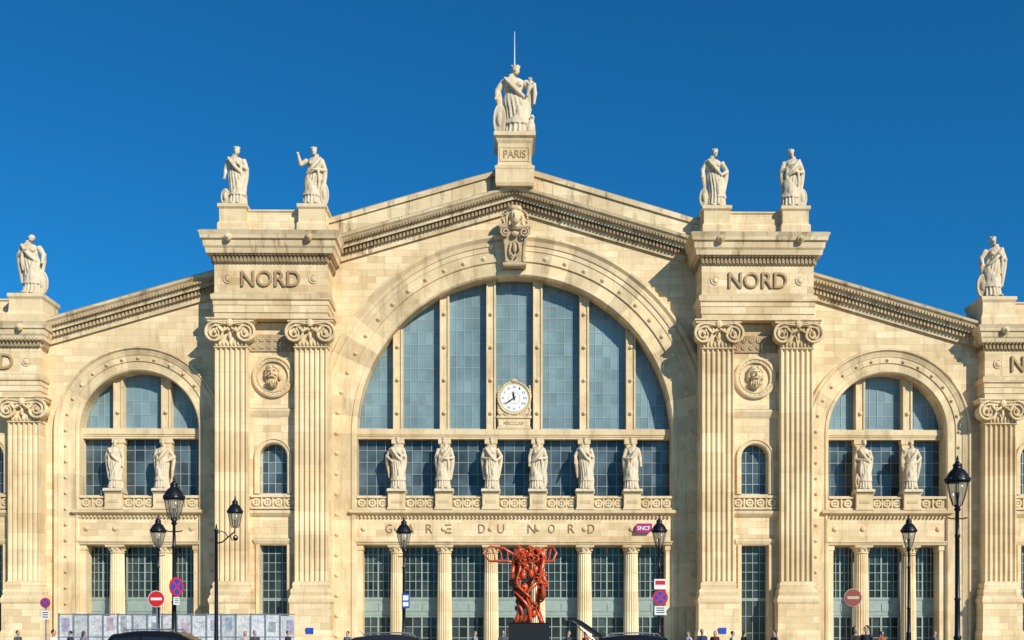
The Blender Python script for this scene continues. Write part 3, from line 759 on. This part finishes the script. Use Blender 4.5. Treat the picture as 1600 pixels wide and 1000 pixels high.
labs=['draped stone statue with one hand on the hip on a pedestal','draped stone statue with both arms folded across the chest','draped stone statue clasping its robe before a window pier','draped stone statue resting an oval shield by its side','draped stone statue holding a small shield before a pier','draped stone statue with one arm hanging at its side']
for i,mx in enumerate(CB): statue(mx+.1*(R_()-.5),-.05,Z(768,.4),(768-683)*S(.2)+.0,kinds[i],20+i,labs[i],G1)
k4=[dict(arms=('chest','down'),male=1,crown=False,mantle=.5),dict(arms=('chest','hip'),flip=1,mantle=.4),dict(arms=('belly','chest'),shield=-1,sr=.05,sh=.17,so=.12),dict(arms=('hold','hip'),flip=1,male=1,crown=False,mantle=.62)]
i=0
for sg in (-1,1):
    for mx in (-1.87,1.87):
        statue(sg*WX+mx,-.05,Z(768,.4),(768-685)*S(.2),k4[i],40+i,['bearded draped stone statue before a wing window','draped crowned stone statue with a hand on its hip','draped stone statue with folded arms and narrow shield','bearded stone statue raising one hand before a window'][i],G1); i+=1
G2='crowned stone statues standing on the roofline'
tk=[dict(arms=('down','chest'),shield=-1,sr=.08,sh=.15,so=.17,mantle=.45,turn=-1,wide=1.12),dict(arms=('raise','belly'),shield=1,sr=.08,sh=.20,so=.17,flip=1,mantle=.55,cant=.035,wide=1.1),dict(arms=('side','hip'),shield=-1,sr=.08,sh=.17,so=.18,mantle=.4,turn=1,cant=.035,wide=1.1),dict(arms=('chest','belly'),shield=1,sr=.085,sh=.17,so=.17,flip=1,mantle=.6,wide=1.12)]
order=sorted([t for t in TOPS if abs(t[0])<30])
tl=['crowned robed statue beside a shield on a roof pedestal','crowned robed statue raising an arm above the cornice','crowned robed statue with hand on hip and shield','crowned robed statue with folded arms and round shield']
for i,t in enumerate(order): statue(t[0],t[1],t[2],4.78,tk[i],60+i,tl[i],G2)
ot=sorted([t for t in TOPS if abs(t[0])>30])
statue(ot[0][0]-.15,ot[0][1],ot[0][2],5.05,dict(arms=('chest','side'),shield=1,sr=.10,sh=.20,so=.19,mantle=.5,turn=-1,cant=.04,crown=False,wide=1.15),71,'robed stone statue with a large shield on a pedestal',G2)
statue(ot[1][0]+.15,ot[1][1],ot[1][2],5.05,dict(arms=('side','chest'),shield=-1,sr=.10,sh=.20,so=.19,flip=1,mantle=.55,cant=.04,wide=1.12),72,'robed stone statue leaning on a shield on a pedestal',G2)
e=statue(0,-.1,Z(208,1.4),5.85,dict(arms=('side','hold'),shield=-1,sr=.095,sh=.235,so=.205,wide=1.3,mantle=.5,cant=.03),80,'large crowned female statue with shield and eagle atop the gable',G2,1.35)
m=MB(); m.ell((1.18,-.2,.85),(.34,.38,.62),10,8,Matrix.Rotation(.25,3,'Y')); m.ell((1.36,-.35,1.65),(.19,.24,.24),8,6); m.tube([(1.26,-.3,1.2),(1.36,-.35,1.6)],[.26,.16],8); m.tube([(1.39,-.5,1.66),(1.44,-.72,1.56)],[.08,.02],6)
for s in (-1,1): m.ell((1.2+s*.3,-.05,.85),(.12,.3,.62),8,6); m.tube([(1.18+s*.14,-.25,.6),(1.18+s*.14,-.3,.2)],.09,6)
m.ell((1.15,-.1,.3),(.45,.4,.2),8,6)
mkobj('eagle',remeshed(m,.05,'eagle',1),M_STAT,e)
m=MB(); m.tube([(.95,-.6,3.2),(1.1,-.65,3.7),(1.2,-.6,4.0)],[.08,.16,.26],8)
for q in range(9): m.ell((1.2+.22*math.cos(q*.7),-.6+.2*math.sin(q*.7),4.08+.06*(q%3)),(.12,.12,.12),6,5)
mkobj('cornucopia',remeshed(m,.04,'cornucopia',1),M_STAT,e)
m=MB(); m.tube([(0,.1,5.5),(0,.1,5.9),(0,.1,8.6)],[.07,.05,.022],6); m.ell((0,.1,6.0),(.09,.09,.09),8,6); part(m,'lightning_rod',M_WHITE,e)

# ================================================================ STREET LAMPS
def glass_lamp():
    m,nt,b=nmat('lantern_glass'); b.inputs['Roughness'].default_value=.1
    n=noise(nt,N(nt,'ShaderNodeTexCoord').outputs['Object'],4); nt.links.new(mixc(nt,'MIX',n,(.34,.33,.27),(.16,.16,.14)),b.inputs['Base Color'])
    b.inputs['Alpha'].default_value=.42; return m
M_LG=glass_lamp()
LP=MB(); LP.lathe(0,0,[(.30,0),(.30,.12),(.25,.2),(.24,.55),(.26,.6),(.2,.68),(.16,.85),(.19,.95),(.13,1.1),(.10,1.5),(.12,1.55),(.085,1.62),(.075,2.6),(.095,2.65),(.07,2.7),(.06,4.4),(.09,4.46),(.055,4.52),(.05,5.15),(.1,5.2),(.07,5.28),(.13,5.34)],16,1,.06)
LPm=LP.mesh('post',True)
lc=MB(); lc.lathe(0,0,[(.33,5.98),(.355,6.02),(.335,6.07),(.30,6.17),(.22,6.30),(.13,6.38),(.12,6.46),(.14,6.49),(.07,6.55),(.03,6.62),(.045,6.66),(.01,6.76)],20)
for k in range(6):
    a=k*math.pi/3+.2; lc.tube([(.14*math.cos(a),.14*math.sin(a),5.34),(.23*math.cos(a),.23*math.sin(a),5.6),(.31*math.cos(a),.31*math.sin(a),5.99)],.012,5)
for k in range(10):
    a=k*math.pi/5; lc.ell((.345*math.cos(a),.345*math.sin(a),6.07),(.022,.022,.05),5,4)
lc.tube([(0,0,5.34),(0,0,5.5),(0,0,5.7)],[.03,.04,.07],6)
LCm=lc.mesh('lantern_cap',True)
lb=MB(); lb.lathe(0,0,[(.13,5.35),(.18,5.46),(.24,5.70),(.295,5.985)],20); LBm=lb.mesh('lantern_glass',True)
br=MB()
for s in (-1,1): br.tube([(0,0,4.95),(s*.18,0,4.95),(s*.28,0,4.98)],.02,6)
BRm=br.mesh('ladder_bar')
def lamp(px,d,label,rot=0):
    x,y=P(px,d); e=root('street_lamp',label,'street lamp',(x,y,0),'cast iron street lamps on the square',rot)
    for nm,me,mt in (('post',LPm,M_IRON),('lantern_cap',LCm,M_IRON),('lantern_glass',LBm,M_LG),('ladder_bar',BRm,M_IRON)):
        mkobj(nm,me,mt,e)
    return e
lamp(272,33.3,'tall black cast iron street lamp carrying a no-stopping sign')
lamp(247,45,'black cast iron street lamp beside a no-entry sign')
lamp(631,45.5,'black cast iron street lamp with a blue plate')
lamp(1030,45,'black cast iron street lamp carrying parking signs')
lamp(1420,45,'black cast iron street lamp before the arcade')
lamp(1496,29.3,'tall black cast iron street lamp with fluted base')
x,y=P(338,45); e=root('bracket_street_lamp','black street lamp post with lantern on a curved bracket','street lamp',(x,y,0))
m=MB(); m.lathe(0,0,[(.2,0),(.2,.5),(.12,.8),(.09,1.6),(.08,3),(.07,6.0),(.12,6.05),(.05,6.15),(.02,6.35)],14,1,.05); part(m,'post',M_IRON,e,True)
m=MB(); m.tube([(0,0,5.5),(.25,0,5.55),(.6,0,5.85),(.8,0,6.0),(.82,0,6.2)],.032,6); m.tube([(0,0,5.9),(.2,0,6.05),(.4,0,5.95),(.5,0,5.78)],.022,6); m.tube([(.6,0,5.85),(.7,0,5.62),(.82,0,5.72)],.022,6); m.ell((.84,0,5.74),(.12,.12,.13),8,6); part(m,'bracket',M_IRON,e)
for nm,me,mt in (('lantern_cap',LCm,M_IRON),('lantern_glass',LBm,M_LG)):
    o=mkobj(nm,me,mt,e,(.82,0,.84))

# ================================================================ SIGNS
def disc_sign(px,py,rpx,d,kind,label,post=True,rz=0,plates=(),red=None,wh=None):
    red=red or M_RED; wh=wh or M_WHITE
    x,y=P(px,d); y-=.12; z=PZ(py,d); r=rpx*d/1600
    e=root('traffic_sign',label,'road sign',(x,y,0),None,rz)
    if post: m=MB(); m.lathe(0,.05,[(.03,0),(.03,z+r*.9)],10); part(m,'post',M_GREY,e)
    else: m=MB(); m.box(-.05,.05,0.0,.08,z-.1,z+.1); part(m,'bracket',M_GREY,e)
    def dsc(rr,p,nm,mat,par,prof=None):
        m=MB(); m.disc(0,z,prof or [(rr,p-.01),(rr,p)],28); return part(m,nm,mat,par)
    if kind=='noentry':
        b=dsc(r,.02,'disc',wh,e); dsc(r*.94,.027,'red_field',red,b); m=MB(); m.box(-r*.66,r*.66,-.034,-.02,z-r*.15,z+r*.15); part(m,'white_bar',wh,b)
    else:
        b=dsc(r,.02,'disc',M_RED,e); dsc(r*.78,.027,'blue_field',M_BLUE,b)
        m=MB()
        for ang in ((45,-45) if kind=='nostop' else (-45,)):
            a=math.radians(ang); c,s=math.cos(a),math.sin(a); L,w=r*.82,r*.1; off=.03+.004*(ang>0)
            m.add([(u*c-v*s,-off,z+u*s+v*c) for u,v in ((-L,-w),(L,-w),(L,w),(-L,w))],[(0,1,2,3)])
        part(m,'red_bar',M_RED,b)
    for (pyc,wp,hp,mat,txt) in plates:
        zz=PZ(pyc,d); w=wp*d/1600/2;h=hp*d/1600/2; m=MB(); m.box(-w,w,-.02,0,zz-h,zz+h); pl=part(m,'plate',mat,e)
        if txt=='lines':
            m=MB()
            for q in range(3): m.box(-w*.7,w*.7,-.026,-.019,zz+h*(.55-.5*q)-h*.1,zz+h*(.55-.5*q)+h*.1)
            part(m,'plate_text',M_BLACK,pl)
        if txt=='red': m=MB(); m.box(-w*.8,w*.8,-.026,-.019,zz-h*.1,zz+h*.7); part(m,'plate_symbol',M_RED,pl)
disc_sign(73,942,8,42,'nostop','blue and red no-stopping sign on a grey post',plates=((961,12,14,M_WHITE,'lines'),))
disc_sign(246,936,13,44.6,'noentry','round red no-entry sign with white bar')
disc_sign(277,917,15,33.0,'nostop','blue and red no-stopping sign turned nearly edge-on',False,math.radians(62),((939,12,12,M_WHITE,'lines'),))
disc_sign(1031,934,12,44.6,'nostop','blue and red no-stopping sign fixed to a lamp post',False,0,((913,19,16,M_WHITE,'red'),(954,18,14,M_WHITE,'lines')))
disc_sign(1331,934,14,38,'noentry','red-brown no-entry sign, painted as if in shade, on a thin grey post',red=M_REDB,wh=M_CREAM)
x,y=P(634.5,45.2); e=root('information_sign','small blue rectangular sign on a lamp post','sign',(x,y-.2,0))
m=MB(); z=PZ(939,45.2); m.box(-.17,.17,0,.03,z-.32,z+.32); b=part(m,'plate',M_BLUE,e); m=MB(); m.box(-.12,.12,-.008,.001,z+.02,z+.24); m.box(-.12,.12,-.008,.001,z-.24,z-.05); part(m,'plate_symbol',M_WHITE,b); m=MB(); m.box(-.04,.04,.03,.2,z-.05,z+.05); part(m,'bracket',M_GREY,e)

# ================================================================ RED SCULPTURE (plain abstract stand-in)
x,y=P(826,44); e=root('abstract_sculpture','orange-red abstract twisted sculpture on a black plinth','sculpture',(x,y,0))
u=44/1600; zb=PZ(973,44)
m=MB(); m.stack(-.86,.86,-.7,.7,[(0,0),(0,zb-.06),(.02,zb-.04),(-.03,zb)],back=True); part(m,'plinth',M_BLACK,e)
m=MB(); rd=random.Random(5); Hs=(973-853)*u
def env(t):
    pts=[(0,.52),(.08,.40),(.2,.42),(.35,.55),(.5,.66),(.62,.62),(.75,.55),(.9,.58),(1,.35)]
    for a,b in zip(pts,pts[1:]):
        if a[0]<=t<=b[0]: return a[1]+(b[1]-a[1])*(t-a[0])/(b[0]-a[0])
    return .2
for i in range(15):
    pts=[];ra=[]; a0=rd.random()*6.28; w_=rd.choice([-1,1])*rd.uniform(.3,1.1); t0=0 if i<9 else rd.uniform(.2,.5); q1=rd.uniform(5,12); q2=rd.random()*6
    for k in range(20):
        t=t0+(1-t0)*k/19; e_=env(t)*(1+.25*math.sin(t*q1+q2)); a=a0+w_*t*3+.4*math.sin(t*q1); pts.append((e_*math.cos(a),e_*math.sin(a)*.8,zb+Hs*t*.97)); ra.append(.075+.035*math.sin(t*14+i*2))
    m.tube(pts,ra,8)
for i in range(34):
    t=.15+.82*rd.random(); a=-rd.random()*3.14; e_=env(t); c=Vector((e_*math.cos(a)*1.05,e_*math.sin(a)*.8,zb+Hs*t)); r=rd.uniform(.07,.16)
    m.tube([c+Vector((r*math.cos(q*.7),-.06*math.sin(q*.9),r*math.sin(q*.7))) for q in range(10)],[.04]*10,6)
for i in range(12):
    t=.1+.8*rd.random(); a=-rd.random()*3.14; e_=env(t)*.6; m.ell((e_*math.cos(a),e_*math.sin(a),zb+Hs*t),(.14,.14,.2),8,6)
zt=zb+Hs
for s,L in ((-1,1.95),(1,1.2)):
    m.tube([(s*.3,0,zt-.6),(s*L*.55,0,zt-.1),(s*L*.85,0,zt-.02),(s*L,-.05,zt-.3),(s*L*.86,-.1,zt-.66),(s*L*.5,-.05,zt-.66),(s*.3,0,zt-.75)],[.07,.06,.05,.05,.05,.06,.08],8)
    for q in range(3): m.tube([(s*L*(.5+.15*q),0,zt-.12),(s*L*(.45+.15*q),-.04,zt-.4),(s*L*(.5+.12*q),-.05,zt-.66)],.03,6)
part(m,'twisted_form',M_SCULP,e,True)

# ================================================================ HOARDING
def hoard_mat():
    m,nt,b=nmat('printed_hoarding'); tc=N(nt,'ShaderNodeTexCoord'); v=tc.outputs['Object']
    n=noise(nt,v,1.6,4,.6,(1,1,2.2)); n2=noise(nt,v,5,4,.7,(2.5,1,.6))
    c=ramp(nt,n,[(.3,(.36,.38,.44)),(.42,(.52,.54,.57)),(.55,(.70,.69,.68)),(.64,(.52,.49,.54)),(.72,(.64,.62,.58))])
    c=mixc(nt,'MULTIPLY',.65,c,ramp(nt,n2,[(.38,.45),(.52,1.)]))
    at=N(nt,'ShaderNodeAttribute'); at.attribute_name='tone'; c=mixc(nt,'MULTIPLY',1,c,at.outputs['Color'])
    nt.links.new(c,b.inputs['Base Color']); b.inputs['Roughness'].default_value=.3; return m
M_HO=hoard_mat()
M_POST=[plain('poster_print',c,.5,0,.5,4) for c in ((.42,.38,.50),(.32,.38,.48),(.65,.63,.60),(.50,.38,.42),(.38,.40,.40))]
dh=56; x0,y0=P(92,dh); x1,_=P(460,dh); e=root('site_hoarding','pale grey printed construction hoarding panels in steel frames','hoarding',(x0,y0,0))
zt=PZ(959,dh); n=16; w=(x1-x0)/n
for i in range(n):
    m=MB(); g_=.8+.3*R_(); m.box(i*w+.04,(i+1)*w-.04,0,.04,.12,zt-.06-(.0 if i%3 else .05),(g_,g_,g_)); pn=part(m,'panel',M_HO,e)
    if i%4!=1:
        m=MB(); a_=R_()*.25; b_=.3+.4*R_(); m.box(i*w+.12+a_,i*w+.12+a_+.32+.15*R_(),-.012,0.002,b_+1.0,b_+1.0+.55+.3*R_()); part(m,'poster',M_POST[i%5],pn)
    m=MB(); m.box(i*w-.03,i*w+.035,-.05,.08,0,zt+.03); m.box(i*w+.036,(i+1)*w-.031,-.03,.07,zt-.06,zt-.001); m.box(i*w+.036,(i+1)*w-.031,-.02,.06,zt*.5-.02,zt*.5+.02); part(m,'frame',M_GREY,e)

# ================================================================ CARS
def car(px,d,col,label,L=4.4,Ht=1.5,rz=0,hatch=False):
    x,y=P(px,d); e=root('parked_car',label,'car',(x,y,0),'cars on the station forecourt',rz)
    mat=plain('car_paint',col,.18,.3,.05)
    k=L/4.4; st=[(-2.2,.38,.72,.78,.80,.70),(-2.14,.3,.90,.86,.98,.76),(-1.95,.28,.95,.89,1.12,.72),(-1.6,.27,.96,.9,Ht-.1,.62),(-1.0,.26,.95,.9,Ht-.02,.62),(-.3,.26,.94,.9,Ht,.62),(.3,.26,.93,.9,Ht-.05,.62),(.75,.26,.93,.9,Ht-.28,.68),(1.15,.26,.92,.9,.98,.78),(1.8,.28,.85,.88,.90,.76),(2.1,.32,.72,.82,.78,.68),(2.2,.4,.58,.7,.62,.6)]
    m=MB(); vs=[];fs=[]
    for X_,zb_,be,w,zr,rw in st:
        X_*=k; vs+=[(X_,-w*.9,zb_),(X_,-w,zb_+.12),(X_,-w,be-.12),(X_,-w*.96,be),(X_,-rw-.03,zr-.07),(X_,-rw*.85,zr),(X_,rw*.85,zr),(X_,rw+.03,zr-.07),(X_,w*.96,be),(X_,w,be-.12),(X_,w,zb_+.12),(X_,w*.9,zb_)]
    n=12
    for i in range(len(st)-1):
        for q in range(n): a=i*n+q;b=i*n+(q+1)%n; fs.append((a,b,b+n,a+n))
    fs+=[tuple(range(n)),tuple(range((len(st)-1)*n,len(st)*n))]
    m.add(vs,fs); part(m,'body',mat,e,True)
    def at(Xq,t,off):
        for a,b in zip(st,st[1:]):
            if a[0]<=Xq<=b[0]:
                u=(Xq-a[0])/(b[0]-a[0]); be=a[2]+(b[2]-a[2])*u; w=a[3]+(b[3]-a[3])*u; zr=a[4]+(b[4]-a[4])*u; rw=a[5]+(b[5]-a[5])*u
                ya=w*.96; yb_=rw+.03; return (Xq*k,(ya+(yb_-ya)*t+off),be+(zr-.07-be)*t)
    for sx in (-1,1):
        for xa,xb in ((-1.55,-.75),(-.68,.15),(.2,.85)):
            m=MB(); q=[]
            for Xq,t in ((xa,.12),(xb,.12),(min(xb,.72 if xb>.5 else xb),.86),(xa,.86)):
                p_=at(Xq,t,.012); q.append((p_[0],sx*p_[1],p_[2]))
            m.add(q,[(0,1,2,3)]); part(m,'side_window',M_CARG,e)
        m=MB(); m.tube([(-1.3*k,sx*.56,Ht-.03),(-1.2*k,sx*.56,Ht+.04),(-.3*k,sx*.56,Ht+.06),(.2*k,sx*.56,Ht+.03),(.28*k,sx*.56,Ht-.05)],.018,6); part(m,'roof_rail',M_GREY,e)
    m=MB(); m.add([(1.12*k,-.68,1.02),(1.12*k,.68,1.02),(.42*k,.52,Ht-.07),(.42*k,-.52,Ht-.07)],[(0,1,2,3)]); part(m,'windscreen',M_CARG,e)
    if not hatch: m=MB(); m.add([(-2.0*k,-.64,1.12),(-2.0*k,.64,1.12),(-1.64*k,.52,Ht-.12),(-1.64*k,-.52,Ht-.12)],[(0,1,2,3)]); part(m,'rear_window',M_CARG,e)
    else:
        m=MB(); hx=-1.6*k
        prof=[(0,Ht-.02),(-.30,Ht+.20),(-.62,Ht+.42),(-.9,Ht+.54),(-1.10,Ht+.56),(-1.10,Ht+.46),(-.9,Ht+.44),(-.62,Ht+.28),(-.30,Ht+.06),(0,Ht-.12)]
        nn=len(prof)
        m.add([(hx+a,-.66,b) for a,b in prof]+[(hx+a,.66,b) for a,b in prof],[tuple(range(nn)),tuple(range(2*nn-1,nn-1,-1))]+[(i,(i+1)%nn,(i+1)%nn+nn,i+nn) for i in range(nn)]); part(m,'tailgate',mat,e)
        for s_ in (-.6,.6): m=MB(); m.tube([(hx-.1,s_,Ht-.3),(hx-.7,s_,Ht+.26)],.015,5); part(m,'gas_strut',M_GREY,e)
    for X_ in (-1.35,1.38):
        for sx in (-1,1):
            m=MB(); m.disc(0,0,[(.2,-.09),(.31,-.1),(.33,-.06),(.33,.06),(.31,.1),(.2,.09)],22); t=part(m,'wheel',M_TYRE,e,True,(X_*k,sx*.84,.33))
            m=MB(); m.disc(0,0,[(.2,-.1*1.0),(.2,.1),(.05,.06)],14)
            for q in range(5): a=q*2*math.pi/5; m.tube([(0,-.1,0),(.19*math.cos(a),-.1,.19*math.sin(a))],.02,5)
            part(m,'rim',M_GREY,t)
    for sx in (-1,1):
        m=MB(); m.ell((2.08*k,sx*.6,.68),(.12,.16,.08),8,6); part(m,'headlight',M_WHITE,e,True)
        m=MB(); m.ell((-2.13*k,sx*.66,.85),(.07,.14,.1),8,6); part(m,'tail_light',M_RED,e,True)
        m=MB(); m.ell((.75*k,sx*1.0,1.02),(.06,.1,.07),8,6); part(m,'mirror',mat,e,True)
    m=MB(); m.tube([(-1.3*k,0,Ht-.04),(-1.5*k,0,Ht+.12)],.01,5); part(m,'aerial',M_BLACK,e)
car(268,33,(.012,.012,.014),'black estate car with roof rails on the forecourt',4.6,1.72,0)
car(215,42,(.02,.03,.05),'dark blue parked car behind the black one',4.4,1.68,math.pi)
car(632,34,(.03,.03,.035),'dark grey car waiting on the forecourt',4.4,1.60,0)
car(1014,33,(.015,.016,.02),'black hatchback with its tailgate raised open',4.3,1.60,0,True)

# ================================================================ PEOPLE
def body_mesh(walk):
    m=MB()
    m.ell((0,-.01,1.625),(.074,.092,.112),14,12); m.ell((0,-.025,1.56),(.055,.07,.06),10,8)
    m.ell((0,-.105,1.61),(.014,.022,.026),6,6); m.ell((0,-.093,1.565),(.026,.014,.010),6,5)
    for s in (-1,1): m.ell((s*.076,.005,1.615),(.012,.022,.032),6,5); m.ell((s*.032,-.088,1.655),(.022,.014,.007),6,4)
    m.tube([(0,.01,1.40),(0,.0,1.47),(0,-.005,1.55)],[.075,.055,.055],10)
    m.tube([(0,0,.88),(0,.0,1.0),(0,0,1.12),(0,0,1.28),(0,0,1.38),(0,0,1.43)],[.15,.155,.13,.15,.14,.08],12)
    for s in (-1,1):
        m.ell((s*.15,0,1.37),(.075,.07,.07),8,6)
        f=.13*s*walk
        m.tube([(s*.19,0,1.37),(s*.215,f*.5,1.10),(s*.225,-.04+f*1.4,.86)],[.052,.042,.028],8)
        hx,hy,hz=s*.225,-.045+f*1.5,.80
        m.ell((hx,hy,hz),(.02,.04,.05),8,6)
        for q,(dy,l) in enumerate(((-.028,.065),(-.010,.075),(.009,.07),(.026,.055))):
            m.tube([(hx,hy+dy,hz-.035),(hx-s*.006,hy+dy,hz-.035-l*.55),(hx-s*.018,hy+dy,hz-.035-l)],[.0095,.009,.007],6)
        m.tube([(hx-s*.005,hy-.03,hz+.015),(hx-s*.015,hy-.055,hz-.015),(hx-s*.015,hy-.06,hz-.045)],[.012,.011,.008],6)
        g=-.2*s*walk
        m.tube([(s*.09,0,.92),(s*.1,g*.6-.01,.50),(s*.1,g*1.3+(.05 if g>0 else 0),.09)],[.09,.06,.042],10)
        m.ell((s*.1,g*1.3-.06,.045),(.045,.125,.045),10,6)
    return remeshed(m,.0125,'body',2)
def shirt_mesh(walk):
    m=MB(); m.tube([(0,0,.93),(0,.0,1.0),(0,0,1.12),(0,0,1.28),(0,0,1.385),(0,.005,1.445)],[.17,.172,.155,.168,.158,.085],12)
    for s in (-1,1):
        m.ell((s*.15,0,1.372),(.088,.083,.08),8,6); f=.13*s*walk
        m.tube([(s*.188,0,1.375),(s*.215,f*.5,1.10),(s*.225,-.035+f*1.3,.89)],[.066,.058,.045],8)
    return remeshed(m,.016,'jacket',2)
def trouser_mesh(walk):
    m=MB(); m.tube([(0,0,.84),(0,0,.92),(0,0,.99)],[.165,.17,.162],12)
    for s in (-1,1):
        g=-.2*s*walk; m.tube([(s*.09,0,.93),(s*.1,g*.6-.01,.50),(s*.1,g*1.25+(.05 if g>0 else 0),.1)],[.105,.078,.062],10)
    return remeshed(m,.016,'trousers',2)
def hair_mesh(long):
    m=MB(); m.ell((0,.018,1.655),(.086,.096,.095),14,10)
    if long: m.ell((0,.06,1.56),(.085,.055,.14),10,8)
    return remeshed(m,.014,'hair',1)
BM=[body_mesh(w) for w in (0,1)]; SM=[shirt_mesh(w) for w in (0,1)]; TM=[trouser_mesh(w) for w in (0,1)]; HM=[hair_mesh(False),hair_mesh(True)]
em=MB(); em.ell((0,0,0),(.011,.008,.009),8,6); EM=em.mesh('eye',True)
def person(px,py,d,jc,tc_,hc,label,walk=0,long=0,rz=0):
    x,y=P(px,d); h=PZ(py,d); sc=max(.93,min(1.1,h/1.75))
    e=root('person',label,'person',(x,y,0.008),'pedestrians in front of the station',rz); e.scale=(sc,sc,sc)
    def o(n,me,mt):
        me2=me.copy() if n in('jacket','trousers','hair') else me
        return mkobj(n,me2,mt,e)
    b=o('body',BM[walk],M_SKIN); o('jacket',SM[walk],plain('cloth',jc,.85,0,.2,8)); o('trousers',TM[walk],plain('cloth',tc_,.9,0,.2,8)); o('hair',HM[long],plain('hair',hc,.7,0,.3,30))
    for s in (-1,1): mkobj('eye',EM,M_BLACK,e,(s*.031,-.094,1.637))
K=(.02,.018,.016)
ppl=[(84,984,40,(.7,.68,.66),K,K,'person in a white top walking',1,0,1.4),(131,986,46,(.25,.2,.3),K,(.08,.05,.03),'person in a mauve jacket standing',0,1,2.6),
(110,987,50,(.03,.04,.08),K,K,'person in a navy coat walking',1,0,-1.4),(398,985,47,(.06,.06,.07),K,K,'person in a dark coat beside the hoarding',0,0,.5),(383,987,48,(.5,.45,.4),K,(.2,.12,.06),'person in a beige coat beside the hoarding',0,1,.2),
(450,987,50,(.03,.03,.03),K,K,'person in black walking',1,0,1.5),(786,985,47,(.08,.09,.12),K,(.1,.06,.03),'person in a dark jacket by the plinth',0,0,.3),(888,985,44,(.04,.04,.05),K,K,'person in black near the open car',0,0,1.2),(915,987,48,(.5,.06,.05),K,(.15,.09,.05),'person in a red top walking',1,1,1.5),
(1076,986,46,(.45,.5,.6),K,(.1,.06,.03),'person in a pale blue shirt walking',1,0,-1.2),(1097,983,46,(.03,.04,.1),K,K,'person in a navy coat standing',0,0,.2),(1117,987,50,(.1,.02,.02),K,(.2,.13,.07),'person in a maroon top standing',0,1,-.5),(1145,986,48,(.6,.58,.5),K,K,'person in a cream jacket walking',1,0,1.3),
(1163,987,50,(.03,.03,.04),K,K,'person in a black coat standing',0,0,2.),(1336,979,36,(.02,.02,.025),K,K,'person in a black coat with long dark hair',0,1,.4),(1354,977,36,(.03,.03,.035),K,K,'person in a dark jacket walking',1,0,-1.0),(1378,987,48,(.4,.1,.05),K,K,'person in an orange-brown jacket',0,0,.3),(1460,987,50,(.1,.12,.15),K,(.1,.07,.04),'person in a slate jacket walking',1,0,1.2),
(543,986,48,(.12,.14,.2),K,K,'person in a blue-grey jacket standing',0,0,-.6),(742,986,50,(.3,.28,.25),K,(.12,.07,.04),'person in a taupe coat walking',1,1,1.4),(1210,985,46,(.05,.05,.06),K,K,'person in a charcoal jacket walking',1,0,-1.3),(28,985,46,(.08,.08,.09),K,K,'person in a dark grey coat walking',1,0,1.3)]
for a in ppl: person(*a)

# ================================================================ GROUND
def asphalt(name,c):
    m,nt,b=nmat(name); v=N(nt,'ShaderNodeTexCoord').outputs['Object']
    col=mixc(nt,'MULTIPLY',1,c,ramp(nt,noise(nt,v,.15,6),[(.3,.7),(.7,1.2)])); col=mixc(nt,'MULTIPLY',1,col,ramp(nt,noise(nt,v,30,3),[(.3,.75),(.7,1.1)]))
    nt.links.new(col,b.inputs['Base Color']); b.inputs['Roughness'].default_value=.85; return m
def sheet(name,x0,x1,y0,y1,z,mat,label,cat):
    m=MB(); m.add([(x0,y0,z),(x1,y0,z),(x1,y1,z),(x0,y1,z)],[(0,1,2,3)]); g=part(m,name,mat,None); g['kind']='structure'; g['label']=label; g['category']=cat
sheet('ground',-2500,2500,-2500,2500,0,asphalt('square_asphalt',(.15,.135,.115)),'grey asphalt ground of the station square','ground')
sheet('road',-120,120,-66,-30,.004,asphalt('road_asphalt',(.06,.06,.06)),'dark asphalt road across the square','road')
sheet('pavement',-60,60,-28,-1.0,.008,asphalt('stone_paving',(.40,.35,.28)),'pale stone pavement along the station front','pavement')
m=MB()
for i in range(20): m.add([(-60+i*6,-48.1,.008),(-57+i*6,-48.1,.008),(-57+i*6,-47.95,.008),(-60+i*6,-47.95,.008)],[(0,1,2,3)])
g=part(m,'road_marking',M_WHITE,None); g['kind']='structure'; g['label']='white dashed centre line painted on the road'; g['category']='road marking'

# ================================================================ LIGHT, WORLD, CAMERA
sv=Vector((.53,-.70,.50)).normalized()
su=bpy.data.lights.new('sun','SUN'); su.energy=5.0; su.angle=math.radians(.5); su.color=(1,.94,.82)
so=bpy.data.objects.new('sun',su); COL.objects.link(so); so.rotation_euler=sv.to_track_quat('Z','Y').to_euler()
w=bpy.data.worlds.new('World'); scene.world=w; w.use_nodes=True; nt=w.node_tree; bg=nt.nodes['Background']
sk=N(nt,'ShaderNodeTexSky'); sk.sky_type='NISHITA'; sk.sun_disc=False; sk.sun_elevation=math.asin(sv.z); sk.sun_rotation=math.atan2(sv.x,sv.y)
sk.air_density=1.0; sk.dust_density=.3; sk.ozone_density=3
nt.links.new(mixc(nt,'MULTIPLY',1,sk.outputs[0],(.09,.68,1.06)),bg.inputs[0]); bg.inputs[1].default_value=.108
cam=bpy.data.cameras.new('camera'); co=bpy.data.objects.new('camera',cam); COL.objects.link(co); scene.camera=co
co.location=CAM; co.rotation_euler=(math.pi/2,0,-YAW); cam.sensor_width=36; cam.lens=36; cam.shift_y=(HOR-500)/1600; cam.shift_x=-4/1600; cam.clip_end=6000
scene.view_settings.view_transform='Standard'; scene.view_settings.look='None'; scene.view_settings.exposure=0
